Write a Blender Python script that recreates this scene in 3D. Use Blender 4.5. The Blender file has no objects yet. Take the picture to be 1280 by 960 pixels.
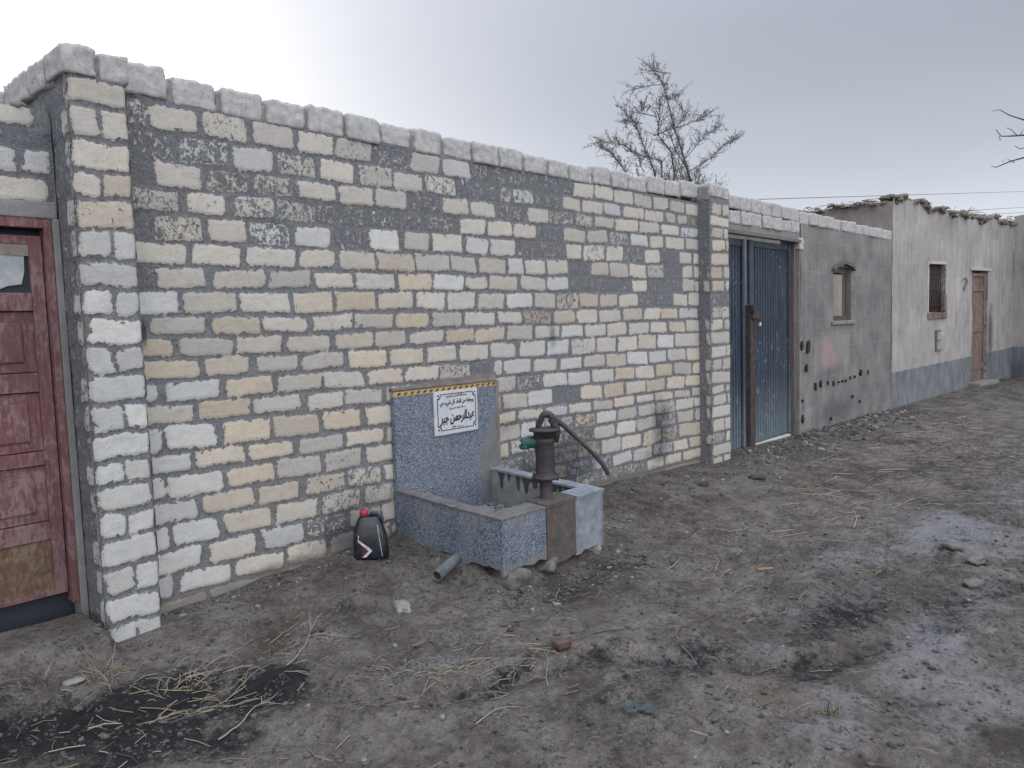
import bpy, bmesh, math, random
import numpy as np
from mathutils import Vector, Matrix
R_ = math.radians
scene = bpy.context.scene
col = scene.collection
random.seed(7)
rng = np.random.default_rng(11)

# ------------------------------------------------------------------ camera
cam = bpy.data.cameras.new('camera'); camo = bpy.data.objects.new('camera', cam); col.objects.link(camo)
scene.camera = camo
cam.sensor_width = 36; cam.lens = 27.37; cam.clip_start = 0.05; cam.clip_end = 1000
cx = Vector((0.66859583, -0.74299469, -0.03063503))      # image right
cd = Vector((-0.08050065, -0.03136216, -0.99626104))     # image down
cf = Vector((0.73925588, 0.66856212, -0.08078017))       # view direction
M = Matrix(((cx.x, -cd.x, -cf.x), (cx.y, -cd.y, -cf.y), (cx.z, -cd.z, -cf.z))).to_4x4()
M.translation = (0, -4.0, 1.5)
camo.matrix_world = M

# ------------------------------------------------------------------ sky and sun
SUN = Vector((0.342, 0.880, 0.36)).normalized()
w = bpy.data.worlds.new('World'); scene.world = w; w.use_nodes = True
nt = w.node_tree; nt.nodes.clear()
def nd(nt, t, **kw):
    n = nt.nodes.new(t)
    for k, v in kw.items(): setattr(n, k, v)
    return n
sky = nd(nt, 'ShaderNodeTexSky', sky_type='NISHITA', sun_disc=False)
sky.sun_elevation = math.asin(SUN.z); sky.sun_rotation = math.atan2(SUN.x, SUN.y)
sky.dust_density = 1.0; sky.air_density = 1.0; sky.ozone_density = 1.0
tc = nd(nt, 'ShaderNodeTexCoord')
def wm(op, a, b=None, c=None):
    n = nd(nt, 'ShaderNodeMath', operation=op)
    for i, v in enumerate((a, b, c)):
        if v is None: continue
        if hasattr(v, 'links'): nt.links.new(v, n.inputs[i])
        else: n.inputs[i].default_value = v
    return n.outputs[0]
sep = nd(nt, 'ShaderNodeSeparateXYZ'); nt.links.new(tc.outputs['Generated'], sep.inputs[0])
dot = nd(nt, 'ShaderNodeVectorMath', operation='DOT_PRODUCT')
nt.links.new(tc.outputs['Generated'], dot.inputs[0]); dot.inputs[1].default_value = Vector((0.33, 0.90, 0.22)).normalized()
ca = wm('MAXIMUM', dot.outputs['Value'], 0.0)
glow = wm('ADD', wm('MULTIPLY', wm('POWER', ca, 5.0), 1.6), wm('MULTIPLY', wm('POWER', ca, 26.0), 3.0))
el = wm('MAXIMUM', sep.outputs['Z'], 0.0)
zen = wm('MULTIPLY', wm('MULTIPLY', el, wm('MULTIPLY', el, el)), 26.0)      # overcast: brighter overhead
back = wm('MULTIPLY', wm('MAXIMUM', wm('MULTIPLY', dot.outputs['Value'], -1.0), 0.0), 16.5)
haze = wm('MULTIPLY', wm('POWER', wm('SUBTRACT', 1.0, el), 4.2), 6.3)
nz = nd(nt, 'ShaderNodeTexNoise'); nz.inputs['Scale'].default_value = 1.6; nz.inputs['Detail'].default_value = 3
mp = nd(nt, 'ShaderNodeMapping'); mp.inputs['Scale'].default_value = (1, 1, 3.0)
nt.links.new(tc.outputs['Generated'], mp.inputs[0]); nt.links.new(mp.outputs[0], nz.inputs['Vector'])
cl = wm('ADD', wm('MULTIPLY', nz.outputs['Fac'], 0.3), 0.85)
tot = wm('MULTIPLY', wm('ADD', wm('ADD', zen, wm('ADD', glow, haze)), 1.55), cl)
def wcol(rgb):
    n = nd(nt, 'ShaderNodeRGB'); n.outputs[0].default_value = (*rgb, 1); return n.outputs[0]
mixc = nd(nt, 'ShaderNodeMix', data_type='RGBA')
nt.links.new(wm('MINIMUM', wm('MULTIPLY', wm('ADD', glow, wm('MULTIPLY', haze, 0.4)), 0.22), 1.0), mixc.inputs[0])
mixc.inputs[6].default_value = (0.885, 0.945, 1.10, 1); mixc.inputs[7].default_value = (0.965, 0.99, 1.03, 1)
vm = nd(nt, 'ShaderNodeVectorMath', operation='SCALE'); nt.links.new(mixc.outputs[2], vm.inputs[0]); nt.links.new(tot, vm.inputs['Scale'])
vs = nd(nt, 'ShaderNodeVectorMath', operation='SCALE'); nt.links.new(sky.outputs[0], vs.inputs[0]); vs.inputs['Scale'].default_value = 0.10
vb = nd(nt, 'ShaderNodeVectorMath', operation='SCALE'); vb.inputs[0].default_value = (1.0, 0.995, 1.0); nt.links.new(wm('MULTIPLY', back, cl), vb.inputs['Scale'])
vc = nd(nt, 'ShaderNodeVectorMath', operation='ADD'); nt.links.new(vm.outputs[0], vc.inputs[0]); nt.links.new(vb.outputs[0], vc.inputs[1])
va = nd(nt, 'ShaderNodeVectorMath', operation='ADD'); nt.links.new(vc.outputs[0], va.inputs[0]); nt.links.new(vs.outputs[0], va.inputs[1])
bg = nd(nt, 'ShaderNodeBackground'); bg.inputs['Strength'].default_value = 0.10
nt.links.new(va.outputs[0], bg.inputs['Color'])
wo = nd(nt, 'ShaderNodeOutputWorld'); nt.links.new(bg.outputs[0], wo.inputs[0])
sl = bpy.data.lights.new('sun', 'SUN'); sl.energy = 0.5; sl.angle = R_(14); sl.color = (1, 0.96, 0.9)
so = bpy.data.objects.new('sun', sl); col.objects.link(so)
so.rotation_euler = SUN.to_track_quat('Z', 'Y').to_euler()
scene.view_settings.view_transform = 'Standard'; scene.view_settings.look = 'None'
scene.view_settings.exposure = 0.28; scene.view_settings.gamma = 1.0; scene.view_settings.use_curve_mapping = False
scene.cycles.max_bounces = 5; scene.cycles.diffuse_bounces = 3; scene.cycles.glossy_bounces = 2

# ------------------------------------------------------------------ noise
_T = rng.random((256, 256))
def vn(x, y, f=1.0, s=0):
    x = np.asarray(x, float) * f + s * 17.31; y = np.asarray(y, float) * f + s * 5.77
    xi = np.floor(x).astype(int); yi = np.floor(y).astype(int); fx = x - xi; fy = y - yi
    fx = fx * fx * (3 - 2 * fx); fy = fy * fy * (3 - 2 * fy)
    g = lambda a, b: _T[(a + 37 * s) & 255, (b + 91 * s) & 255]
    return (g(xi, yi) * (1 - fx) + g(xi + 1, yi) * fx) * (1 - fy) + (g(xi, yi + 1) * (1 - fx) + g(xi + 1, yi + 1) * fx) * fy
def fbm(x, y, f=1.0, o=4, s=0, g=0.5):
    r = 0; a = 1; t = 0
    for i in range(o):
        r = r + a * vn(x, y, f * 2 ** i, s + i * 3); t += a; a *= g
    return r / t
def ss(a, b, x):
    t = np.clip((x - a) / (b - a), 0, 1); return t * t * (3 - 2 * t)

# ------------------------------------------------------------------ scene helpers
def tag(o, label=None, cat=None, group=None, kind=None):
    if label: o['label'] = label
    if cat: o['category'] = cat
    if group: o['group'] = group
    if kind: o['kind'] = kind
    return o
def thing(name, label, cat, loc=(0, 0, 0), rz=0, group=None):
    o = bpy.data.objects.new(name, None); col.objects.link(o); o.location = loc; o.rotation_euler = (0, 0, rz)
    o.empty_display_size = 0.1
    return tag(o, label, cat, group)
def link(name, me, mat=None, parent=None, loc=(0, 0, 0), smooth=False):
    o = bpy.data.objects.new(name, me); col.objects.link(o); o.location = loc
    if mat is not None:
        for m in (mat if isinstance(mat, (list, tuple)) else [mat]): me.materials.append(m)
    if parent: o.parent = parent
    if smooth: me.polygons.foreach_set('use_smooth', np.ones(len(me.polygons), bool))
    return o
class MB:
    """collects shapes into one mesh"""
    def __init__(s): s.bm = bmesh.new()
    def box(s, x0, x1, y0, y1, z0, z1, bev=0.0, mi=0, seg=2, jit=0.0):
        v = [s.bm.verts.new(p) for p in ((x0,y0,z0),(x1,y0,z0),(x1,y1,z0),(x0,y1,z0),(x0,y0,z1),(x1,y0,z1),(x1,y1,z1),(x0,y1,z1))]
        if jit:
            for q in v: q.co += Vector([random.uniform(-jit, jit) for _ in range(3)])
        fs = [s.bm.faces.new([v[i] for i in q]) for q in ((0,3,2,1),(4,5,6,7),(0,1,5,4),(1,2,6,5),(2,3,7,6),(3,0,4,7))]
        for f in fs: f.material_index = mi
        if bev:
            es = list({e for f in fs for e in f.edges})
            r = bmesh.ops.bevel(s.bm, geom=es, offset=bev, segments=seg, affect='EDGES', profile=0.6)
            for f in r['faces']: f.material_index = mi
        return s
    def tube(s, pts, rad, n=10, cap=True, mi=0):
        pts = [Vector(p) for p in pts]; rings = []
        if not hasattr(rad, '__len__'): rad = [rad] * len(pts)
        up = None
        for i, p in enumerate(pts):
            t = (pts[min(i + 1, len(pts) - 1)] - pts[max(i - 1, 0)]).normalized()
            if up is None:
                up = Vector((0, 0, 1)) if abs(t.z) < 0.9 else Vector((1, 0, 0))
            a = t.cross(up).normalized(); b = a.cross(t).normalized(); up = b
            rings.append([s.bm.verts.new(p + (a * math.cos(k * 2 * math.pi / n) + b * math.sin(k * 2 * math.pi / n)) * rad[i]) for k in range(n)])
        for r0, r1 in zip(rings, rings[1:]):
            for k in range(n):
                f = s.bm.faces.new((r0[k], r0[(k + 1) % n], r1[(k + 1) % n], r1[k])); f.smooth = n > 4; f.material_index = mi
        if cap:
            for r, fl in ((rings[0], 1), (rings[-1], 0)):
                f = s.bm.faces.new(r[::-1] if fl else r); f.material_index = mi
        return s
    def lathe(s, c, prof, n=20, mi=0):
        return s.tube([(c[0], c[1], c[2] + z) for r, z in prof], [r for r, z in prof], n, True, mi)
    def poly(s, pts, mi=0):
        f = s.bm.faces.new([s.bm.verts.new(p) for p in pts]); f.material_index = mi; return s
    def prism(s, pts, y0, y1, mi=0):
        """outline in XZ, thickness along Y"""
        a = [s.bm.verts.new((x, y0, z)) for x, z in pts]; b = [s.bm.verts.new((x, y1, z)) for x, z in pts]; n = len(a)
        fs = [s.bm.faces.new(a), s.bm.faces.new(b[::-1])] + [s.bm.faces.new((a[i], b[i], b[(i + 1) % n], a[(i + 1) % n])) for i in range(n)]
        for f in fs: f.material_index = mi
        return s
    def done(s, name, mat, parent=None, loc=(0, 0, 0)):
        bmesh.ops.recalc_face_normals(s.bm, faces=s.bm.faces)
        me = bpy.data.meshes.new(name); s.bm.to_mesh(me); s.bm.free()
        return link(name, me, mat, parent, loc)
def rock_bm(mb, c, sz, seed, sub=2, rough=0.22, boxy=0.5, mi=0):
    r = bmesh.ops.create_icosphere(mb.bm, subdivisions=sub, radius=1.0); rr = random.Random(seed)
    off = [rr.uniform(0, 50) for _ in range(3)]; ang = rr.uniform(0, 6.28); ca_, sa_ = math.cos(ang), math.sin(ang)
    from mathutils import noise
    for v in r['verts']:
        p = v.co.copy(); m = max(abs(p.x), abs(p.y), abs(p.z)); p = p * ((1 - boxy) + boxy / m * 0.8)
        k = 1 + rough * noise.noise(p * 1.4 + Vector(off)) * 1.6 + rough * 0.6 * noise.noise(p * 4 + Vector(off))
        p = Vector((p.x * sz[0], p.y * sz[1], p.z * sz[2])) * k
        v.co = Vector((p.x * ca_ - p.y * sa_, p.x * sa_ + p.y * ca_, p.z)) + Vector(c)
        for f in v.link_faces: f.smooth = sub > 1; f.material_index = mi
    return mb

# ------------------------------------------------------------------ material kit
class Mat:
    def __init__(s, name, rough=0.9, spec=0.25):
        s.m = bpy.data.materials.new(name); s.m.use_nodes = True; s.nt = s.m.node_tree; s.nt.nodes.clear()
        s.b = s.nt.nodes.new('ShaderNodeBsdfPrincipled'); o = s.nt.nodes.new('ShaderNodeOutputMaterial')
        s.nt.links.new(s.b.outputs[0], o.inputs[0]); s.b.inputs['Roughness'].default_value = rough
        s.b.inputs['Specular IOR Level'].default_value = spec; s._p = None
    def put(s, inp, v):
        if hasattr(v, 'links'): s.nt.links.new(v, inp)
        elif isinstance(v, (tuple, list)) and len(v) == 3 and inp.type == 'RGBA': inp.default_value = (*v, 1)
        else: inp.default_value = v
    def pos(s):
        if s._p is None:
            g = s.nt.nodes.new('ShaderNodeNewGeometry'); s._p = g.outputs['Position']
        return s._p
    def math(s, op, a, b=None, c=None, clamp=False):
        n = s.nt.nodes.new('ShaderNodeMath'); n.operation = op; n.use_clamp = clamp
        for i, v in enumerate((a, b, c)):
            if v is not None: s.put(n.inputs[i], v)
        return n.outputs[0]
    def noise(s, sc, det=4, rough=0.6, stretch=None, out='Fac', dist=0.0):
        n = s.nt.nodes.new('ShaderNodeTexNoise'); n.inputs['Scale'].default_value = sc; n.inputs['Detail'].default_value = det
        n.inputs['Roughness'].default_value = rough; n.inputs['Distortion'].default_value = dist
        v = s.pos()
        if stretch:
            mpn = s.nt.nodes.new('ShaderNodeMapping'); mpn.inputs['Scale'].default_value = stretch; s.nt.links.new(v, mpn.inputs[0]); v = mpn.outputs[0]
        s.nt.links.new(v, n.inputs['Vector']); return n.outputs[out]
    def voro(s, sc, feature='F1', out='Distance', stretch=None):
        n = s.nt.nodes.new('ShaderNodeTexVoronoi'); n.feature = feature; n.inputs['Scale'].default_value = sc
        v = s.pos()
        if stretch:
            mpn = s.nt.nodes.new('ShaderNodeMapping'); mpn.inputs['Scale'].default_value = stretch; s.nt.links.new(v, mpn.inputs[0]); v = mpn.outputs[0]
        s.nt.links.new(v, n.inputs['Vector']); return n.outputs[out]
    def ramp(s, f, *stops):
        n = s.nt.nodes.new('ShaderNodeValToRGB'); e = n.color_ramp.elements
        while len(e) < len(stops): e.new(0.5)
        for el_, (p, c) in zip(e, stops):
            el_.position = p; el_.color = (*c, 1) if hasattr(c, '__len__') else (c, c, c, 1)
        s.put(n.inputs[0], f); return n.outputs[0]
    def step(s, f, a, b):
        n = s.nt.nodes.new('ShaderNodeMapRange'); n.interpolation_type = 'SMOOTHSTEP'
        s.put(n.inputs[0], f); n.inputs[1].default_value = a; n.inputs[2].default_value = b; return n.outputs[0]
    def mix(s, f, a, b, mode='MIX'):
        n = s.nt.nodes.new('ShaderNodeMix'); n.data_type = 'RGBA'; n.blend_type = mode
        s.put(n.inputs[0], f); s.put(n.inputs[6], a); s.put(n.inputs[7], b); return n.outputs[2]
    def attr(s, name, out='Fac'):
        n = s.nt.nodes.new('ShaderNodeAttribute'); n.attribute_name = name; return n.outputs[out]
    def bump(s, h, dist=0.01, strength=1.0):
        n = s.nt.nodes.new('ShaderNodeBump'); n.inputs['Distance'].default_value = dist; n.inputs['Strength'].default_value = strength
        s.put(n.inputs['Height'], h)
        if s.b.inputs['Normal'].links: s.nt.links.new(s.b.inputs['Normal'].links[0].from_socket, n.inputs['Normal'])
        s.nt.links.new(n.outputs[0], s.b.inputs['Normal']); return s
    def color(s, c): s.put(s.b.inputs['Base Color'], c); return s
    def rough(s, c): s.put(s.b.inputs['Roughness'], c); return s

# ---- masonry: limestone blocks in grey cement, cut out of a per-vertex distance field
def masonry_mat():
    m = Mat('limestone_masonry', 0.92, 0.2)
    sd = m.attr('sdf'); sm = m.attr('smear'); soot_dark = m.attr('soot_dark')
    n1 = m.noise(26, 6, 0.72); n2 = m.noise(150, 3, 0.6); n3 = m.noise(8, 3)
    d = m.math('ADD', sd, m.math('MULTIPLY', m.math('SUBTRACT', n1, 0.48), 0.058))
    nib = m.step(m.noise(17, 3, 0.55, dist=0.8), 0.60, 0.68); d = m.math('SUBTRACT', d, m.math('MULTIPLY', nib, 0.014))
    d = m.math('ADD', d, m.math('MULTIPLY', m.math('SUBTRACT', n2, 0.5), 0.010))
    brick = m.step(d, -0.0008, 0.0016)
    # cement dragged over the brick faces
    s1 = m.noise(48, 7, 0.78, (1, 1, 0.75), dist=0.9)
    s0 = m.noise(17, 3, 0.6)
    sv = m.math('ADD', m.math('MULTIPLY', s1, 0.72), m.math('MULTIPLY', s0, 0.28))
    thr = m.math('SUBTRACT', sv, m.math('ADD', m.math('MULTIPLY', sm, 0.19), 0.375))
    keep = m.step(thr, -0.003, 0.006)
    rim = m.math('MULTIPLY', m.math('SUBTRACT', 1.0, m.step(m.math('ABSOLUTE', m.math('SUBTRACT', d, 0.006)), 0.0015, 0.004)), m.step(m.noise(21, 4, 0.6), 0.45, 0.56)); keep = m.math('MAXIMUM', keep, m.math('MULTIPLY', rim, m.math('LESS_THAN', sm, 0.8)))
    full = m.math('LESS_THAN', sm, 0.02)
    keep = m.math('MAXIMUM', keep, full)
    keep = m.math('MULTIPLY', keep, m.math('LESS_THAN', sm, 1.5))
    mask = m.math('MULTIPLY', brick, keep)
    # pits in the stone
    pit = m.step(m.voro(75), 0.10, 0.19); pn = m.step(m.noise(11, 2), 0.50, 0.60)
    pits = m.math('MAXIMUM', pit, m.math('SUBTRACT', 1.0, pn))
    bc = m.attr('bcol', 'Color')
    bc = m.mix(0.55, bc, m.ramp(m.noise(26, 5, 0.7), (0.28, (0.78, 0.77, 0.76)), (0.5, (1.0, 0.99, 0.98)), (0.75, (1.08, 1.07, 1.05))), 'MULTIPLY')
    bc = m.mix(1.0, bc, m.ramp(m.noise(220, 2, 0.6), (0.3, 0.86), (0.7, 1.0)), 'MULTIPLY')
    bc = m.mix(1.0, bc, m.ramp(pits, (0.0, 0.5), (1.0, 1.0)), 'MULTIPLY')
    bc = m.mix(m.math('MULTIPLY', m.step(n3, 0.58, 0.76), 0.35), bc, (0.32, 0.30, 0.28))
    # grey dirt closing in on the edge of each block
    edge = m.step(sd, 0.0, 0.022)
    bc = m.mix(m.math('MULTIPLY', m.math('SUBTRACT', 1.0, edge), m.math('MULTIPLY', m.noise(40, 3), 0.45)), bc, (0.28, 0.27, 0.26))
    mc = m.ramp(m.noise(16, 7, 0.75), (0.28, (0.100, 0.098, 0.100)), (0.5, (0.165, 0.160, 0.158)), (0.72, (0.250, 0.235, 0.222)))
    mc = m.mix(m.math('MULTIPLY', m.step(m.noise(2.2, 3), 0.42, 0.66), 0.6), mc, (0.165, 0.178, 0.190))
    mc = m.mix(m.math('MULTIPLY', m.step(sm, 0.2, 0.8), 0.55), mc, (0.125, 0.132, 0.140))
    mc = m.mix(1.0, mc, m.ramp(m.noise(180, 2), (0.3, 0.98), (0.7, 1.42)), 'MULTIPLY')
    # dark drips and tool marks beside the blocks
    mc = m.mix(0.85, mc, m.ramp(m.noise(52, 6, 0.8), (0.32, 0.60), (0.5, 1.0), (0.68, 1.35)), 'MULTIPLY')
    mc = m.mix(m.math('MULTIPLY', m.step(m.noise(7, 5, 0.7), 0.52, 0.62), 0.5), mc, (0.205, 0.185, 0.168))
    crack = m.step(m.noise(60, 4, 0.7, (1, 1, 1.5)), 0.57, 0.62)
    mc = m.mix(m.math('MULTIPLY', crack, 0.55), mc, (0.045, 0.044, 0.045))
    mc = m.mix(1.0, mc, (0.90, 0.92, 0.96), 'MULTIPLY'); c = m.mix(mask, mc, bc)
    sn = m.noise(6, 5, 0.65); so_ = m.step(m.math('ADD', soot_dark, m.math('MULTIPLY', m.math('SUBTRACT', sn, 0.5), 0.9)), 0.15, 0.85)
    c = m.mix(m.math('MULTIPLY', so_, m.math('GREATER_THAN', soot_dark, 0.01)), c, m.mix(1.0, c, (0.36, 0.37, 0.40), 'MULTIPLY'))
    mud = m.attr('mud')
    mu = m.step(m.math('ADD', mud, m.math('MULTIPLY', m.math('SUBTRACT', m.noise(9, 5, 0.7), 0.5), 0.8)), 0.35, 0.75)
    c = m.mix(m.math('MULTIPLY', mu, 0.85), c, (0.165, 0.148, 0.132))
    m.color(c)
    h = m.math('ADD', m.math('MULTIPLY', mask, 0.9), m.math('MULTIPLY', n2, 0.35))
    h = m.math('ADD', h, m.math('MULTIPLY', m.math('MULTIPLY', m.noise(70, 5, 0.75), 1.2), m.math('SUBTRACT', 1.0, mask)))
    h = m.math('ADD', h, m.math('MULTIPLY', n1, 0.7)); h = m.math('ADD', h, m.math('MULTIPLY', pits, 0.25))
    m.bump(h, 0.0085, 1.0)
    return m.m
MASONRY = masonry_mat()

# ------------------------------------------------------------------ masonry
CREAM = np.array([(0.63,0.555,0.455),(0.62,0.56,0.485),(0.64,0.58,0.50),(0.60,0.56,0.51)])
PINK = np.array([(0.60,0.567,0.52),(0.575,0.55,0.515),(0.61,0.58,0.53),(0.565,0.545,0.515)])
WHITE = np.array([(0.64,0.64,0.63),(0.61,0.62,0.62),(0.66,0.66,0.64),(0.60,0.61,0.62)])
def brick_field(U, Z, zf, rows, mz=0.0108, mx=0.0150, pal=None, smears=(), seed=0, warp=0.010, wrapstop=None):
    """U, Z arrays on the wall face -> sdf (m, positive inside a block), colour, smear"""
    Uw = U + warp * (fbm(U, Z, 5.5, 3, seed + 1) - 0.5) * 2; Zw = Z + warp * 0.8 * (fbm(U, Z, 4.5, 3, seed + 2) - 0.5) * 2
    sdf = np.full(U.shape, -0.05); colr = np.tile(np.array([0.5, 0.5, 0.5]), U.shape + (1,)); sme = np.zeros(U.shape)
    rr = np.random.default_rng(seed + 100)
    for k, js in enumerate(rows):
        zt = zf(k, U); zb = zf(k + 1, U); m = (Zw < zt) & (Zw >= zb)
        j = np.asarray(js); n = len(j) - 1
        ex0 = mx * rr.uniform(0.3, 1.9, n); ex1 = mx * rr.uniform(0.3, 1.9, n)
        ez0 = mz * rr.uniform(0.6, 1.6, n); ez1 = mz * rr.uniform(0.6, 1.6, n); cr = rr.uniform(0.005, 0.032, n)
        tl = rr.uniform(-0.055, 0.055, n); tw = rr.uniform(-0.16, 0.16, n)
        pc = rr.integers(0, 4, n); br = rr.uniform(0.84, 1.08, n); cw = rr.uniform(0, 1, n)
        cc = np.zeros((n, 3)); sm = np.zeros(n)
        for i in range(n):
            mid = (j[i] + j[i + 1]) / 2; p = pal(k, mid, cw[i]) if pal else PINK
            cc[i] = p[pc[i]] * br[i] * 0.79 * np.array([1.0, 0.992, 0.972])
            for (r, a, b, v) in smears:
                if r == k and a - 0.04 <= mid <= b + 0.04: sm[i] = max(sm[i], v)
        i = np.clip(np.searchsorted(j, Uw[m]) - 1, 0, n - 1); inside = (Uw[m] > j[0]) & (Uw[m] < j[-1])
        x0 = j[i] + ex0[i]; x1 = j[i + 1] - ex1[i]
        if k == 0: pass
        z0 = zb[m] + ez0[i]; z1 = zt[m] - ez1[i]
        ccx = (x0 + x1) / 2; ccz = (z0 + z1) / 2; hx = (x1 - x0) / 2; hz = (z1 - z0) / 2
        dx = Uw[m] - ccx; dz = Zw[m] - ccz; dz2 = dz + tl[i] * dx; dx2 = dx + tw[i] * dz
        r = cr[i]
        qx = np.abs(dx2) - (hx - r); qz = np.abs(dz2) - (hz - r)
        d = r - (np.sqrt(np.maximum(qx, 0) ** 2 + np.maximum(qz, 0) ** 2) + np.minimum(np.maximum(qx, qz), 0))
        d = np.where(inside, d, -0.02)
        sdf[m] = d; colr[m] = cc[i]; sme[m] = np.where(sm[i] > 0, np.clip(sm[i], 0, 1), 0)
    return sdf, colr, sme
def attrs(me, sdf, colr, sme, soot_dark, mud):
    def fa(nm, v):
        a = me.attributes.new(nm, 'FLOAT', 'POINT'); a.data.foreach_set('value', np.asarray(v, np.float32).ravel())
    fa('sdf', sdf); fa('smear', sme); fa('soot_dark', soot_dark); fa('mud', mud)
    a = me.attributes.new('bcol', 'FLOAT_COLOR', 'POINT')
    c = np.ones((len(me.vertices), 4), np.float32); c[:, :3] = colr; a.data.foreach_set('color', c.ravel())
def grid_mesh(name, P, nu, nv, extra=None, flip=False):
    """P: (nu*nv, 3) points, u-major; extra: list of (verts, faces) appended"""
    i = np.arange(nu - 1)[:, None]; j = np.arange(nv - 1)[None, :]; a = (i * nv + j).ravel()
    F = np.stack([a, a + nv, a + nv + 1, a + 1], 1)
    if flip: F = F[:, ::-1]
    V = P.tolist(); Fl = F.tolist()
    for ev, ef in (extra or []):
        o = len(V); V += [list(x) for x in ev]; Fl += [[q + o for q in f] for f in ef]
    me = bpy.data.meshes.new(name); me.from_pydata(V, [], Fl); me.update()
    return me
def masonry_face(name, parent, u, z, rows, zf, plane, seed, body=None, pal=None, smears=(), soot_darks=(), mudline=None, ztop=None, flip=False, **kw):
    """u, z: 1-D sample positions; plane(U, Z, depth) -> xyz arrays"""
    U, Z0 = np.meshgrid(u, z, indexing='ij')
    if ztop is not None:                      # uneven upper edge
        zt = ztop(u); Z = z[0] + (Z0 - z[0]) / (z[-1] - z[0]) * (zt[:, None] - z[0])
    else: Z = Z0
    sdf, colr, sme = brick_field(U, Z, zf, rows, pal=pal, smears=smears, seed=seed, **kw)
    soot_dark = np.zeros(U.shape)
    for (a, b, ra, rb, v) in soot_darks: soot_dark += v * np.exp(-(((U - a) / ra) ** 2 + ((Z - b) / rb) ** 2))
    mud = np.zeros(U.shape)
    if mudline is not None: mud = 1.0 - ss(0.0, 0.22, Z - mudline(U))
    vis = np.where(sme > 0.5, 0.4, 1.0)
    depth = 0.0055 * ss(-0.003, 0.004, sdf) * vis + 0.010 * (fbm(U, Z, 2.2, 3, seed + 7) - 0.5) + 0.008 * (fbm(U, Z, 11, 3, seed + 8) - 0.5)
    depth = depth - 0.006 * (sme > 0.5) * fbm(U, Z, 6, 2, seed + 9)
    P = np.stack([a.ravel() for a in plane(U, Z, depth)], 1)
    me = grid_mesh(name, P, len(u), len(z), flip=flip)
    nb = len(me.vertices)
    attrs(me, sdf.ravel(), colr.reshape(-1, 3), sme.ravel(), soot_dark.ravel(), mud.ravel())
    o = link(name, me, MASONRY, parent, smooth=True)
    return o
def core_box(name, parent, x0, x1, y0, y1, z0, z1):
    m = MB(); m.box(x0, x1, y0, y1, z0, z1)
    return m.done(name, CEMENT, parent)

# plain rendering cement
def cement_mat(name, a, b, c, sc=6):
    m = Mat(name, 0.93, 0.15)
    n = m.noise(sc, 6, 0.65); f = m.noise(120, 3)
    k = m.ramp(n, (0.28, a), (0.52, b), (0.75, c)); k = m.mix(1.0, k, m.ramp(f, (0.25, 0.82), (0.75, 1.1)), 'MULTIPLY')
    m.color(k); m.bump(m.math('ADD', m.math('MULTIPLY', f, 0.4), n), 0.008, 0.7)
    return m.m
CEMENT = cement_mat('grey_cement', (0.155, 0.156, 0.155), (0.21, 0.208, 0.203), (0.28, 0.27, 0.26))

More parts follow.
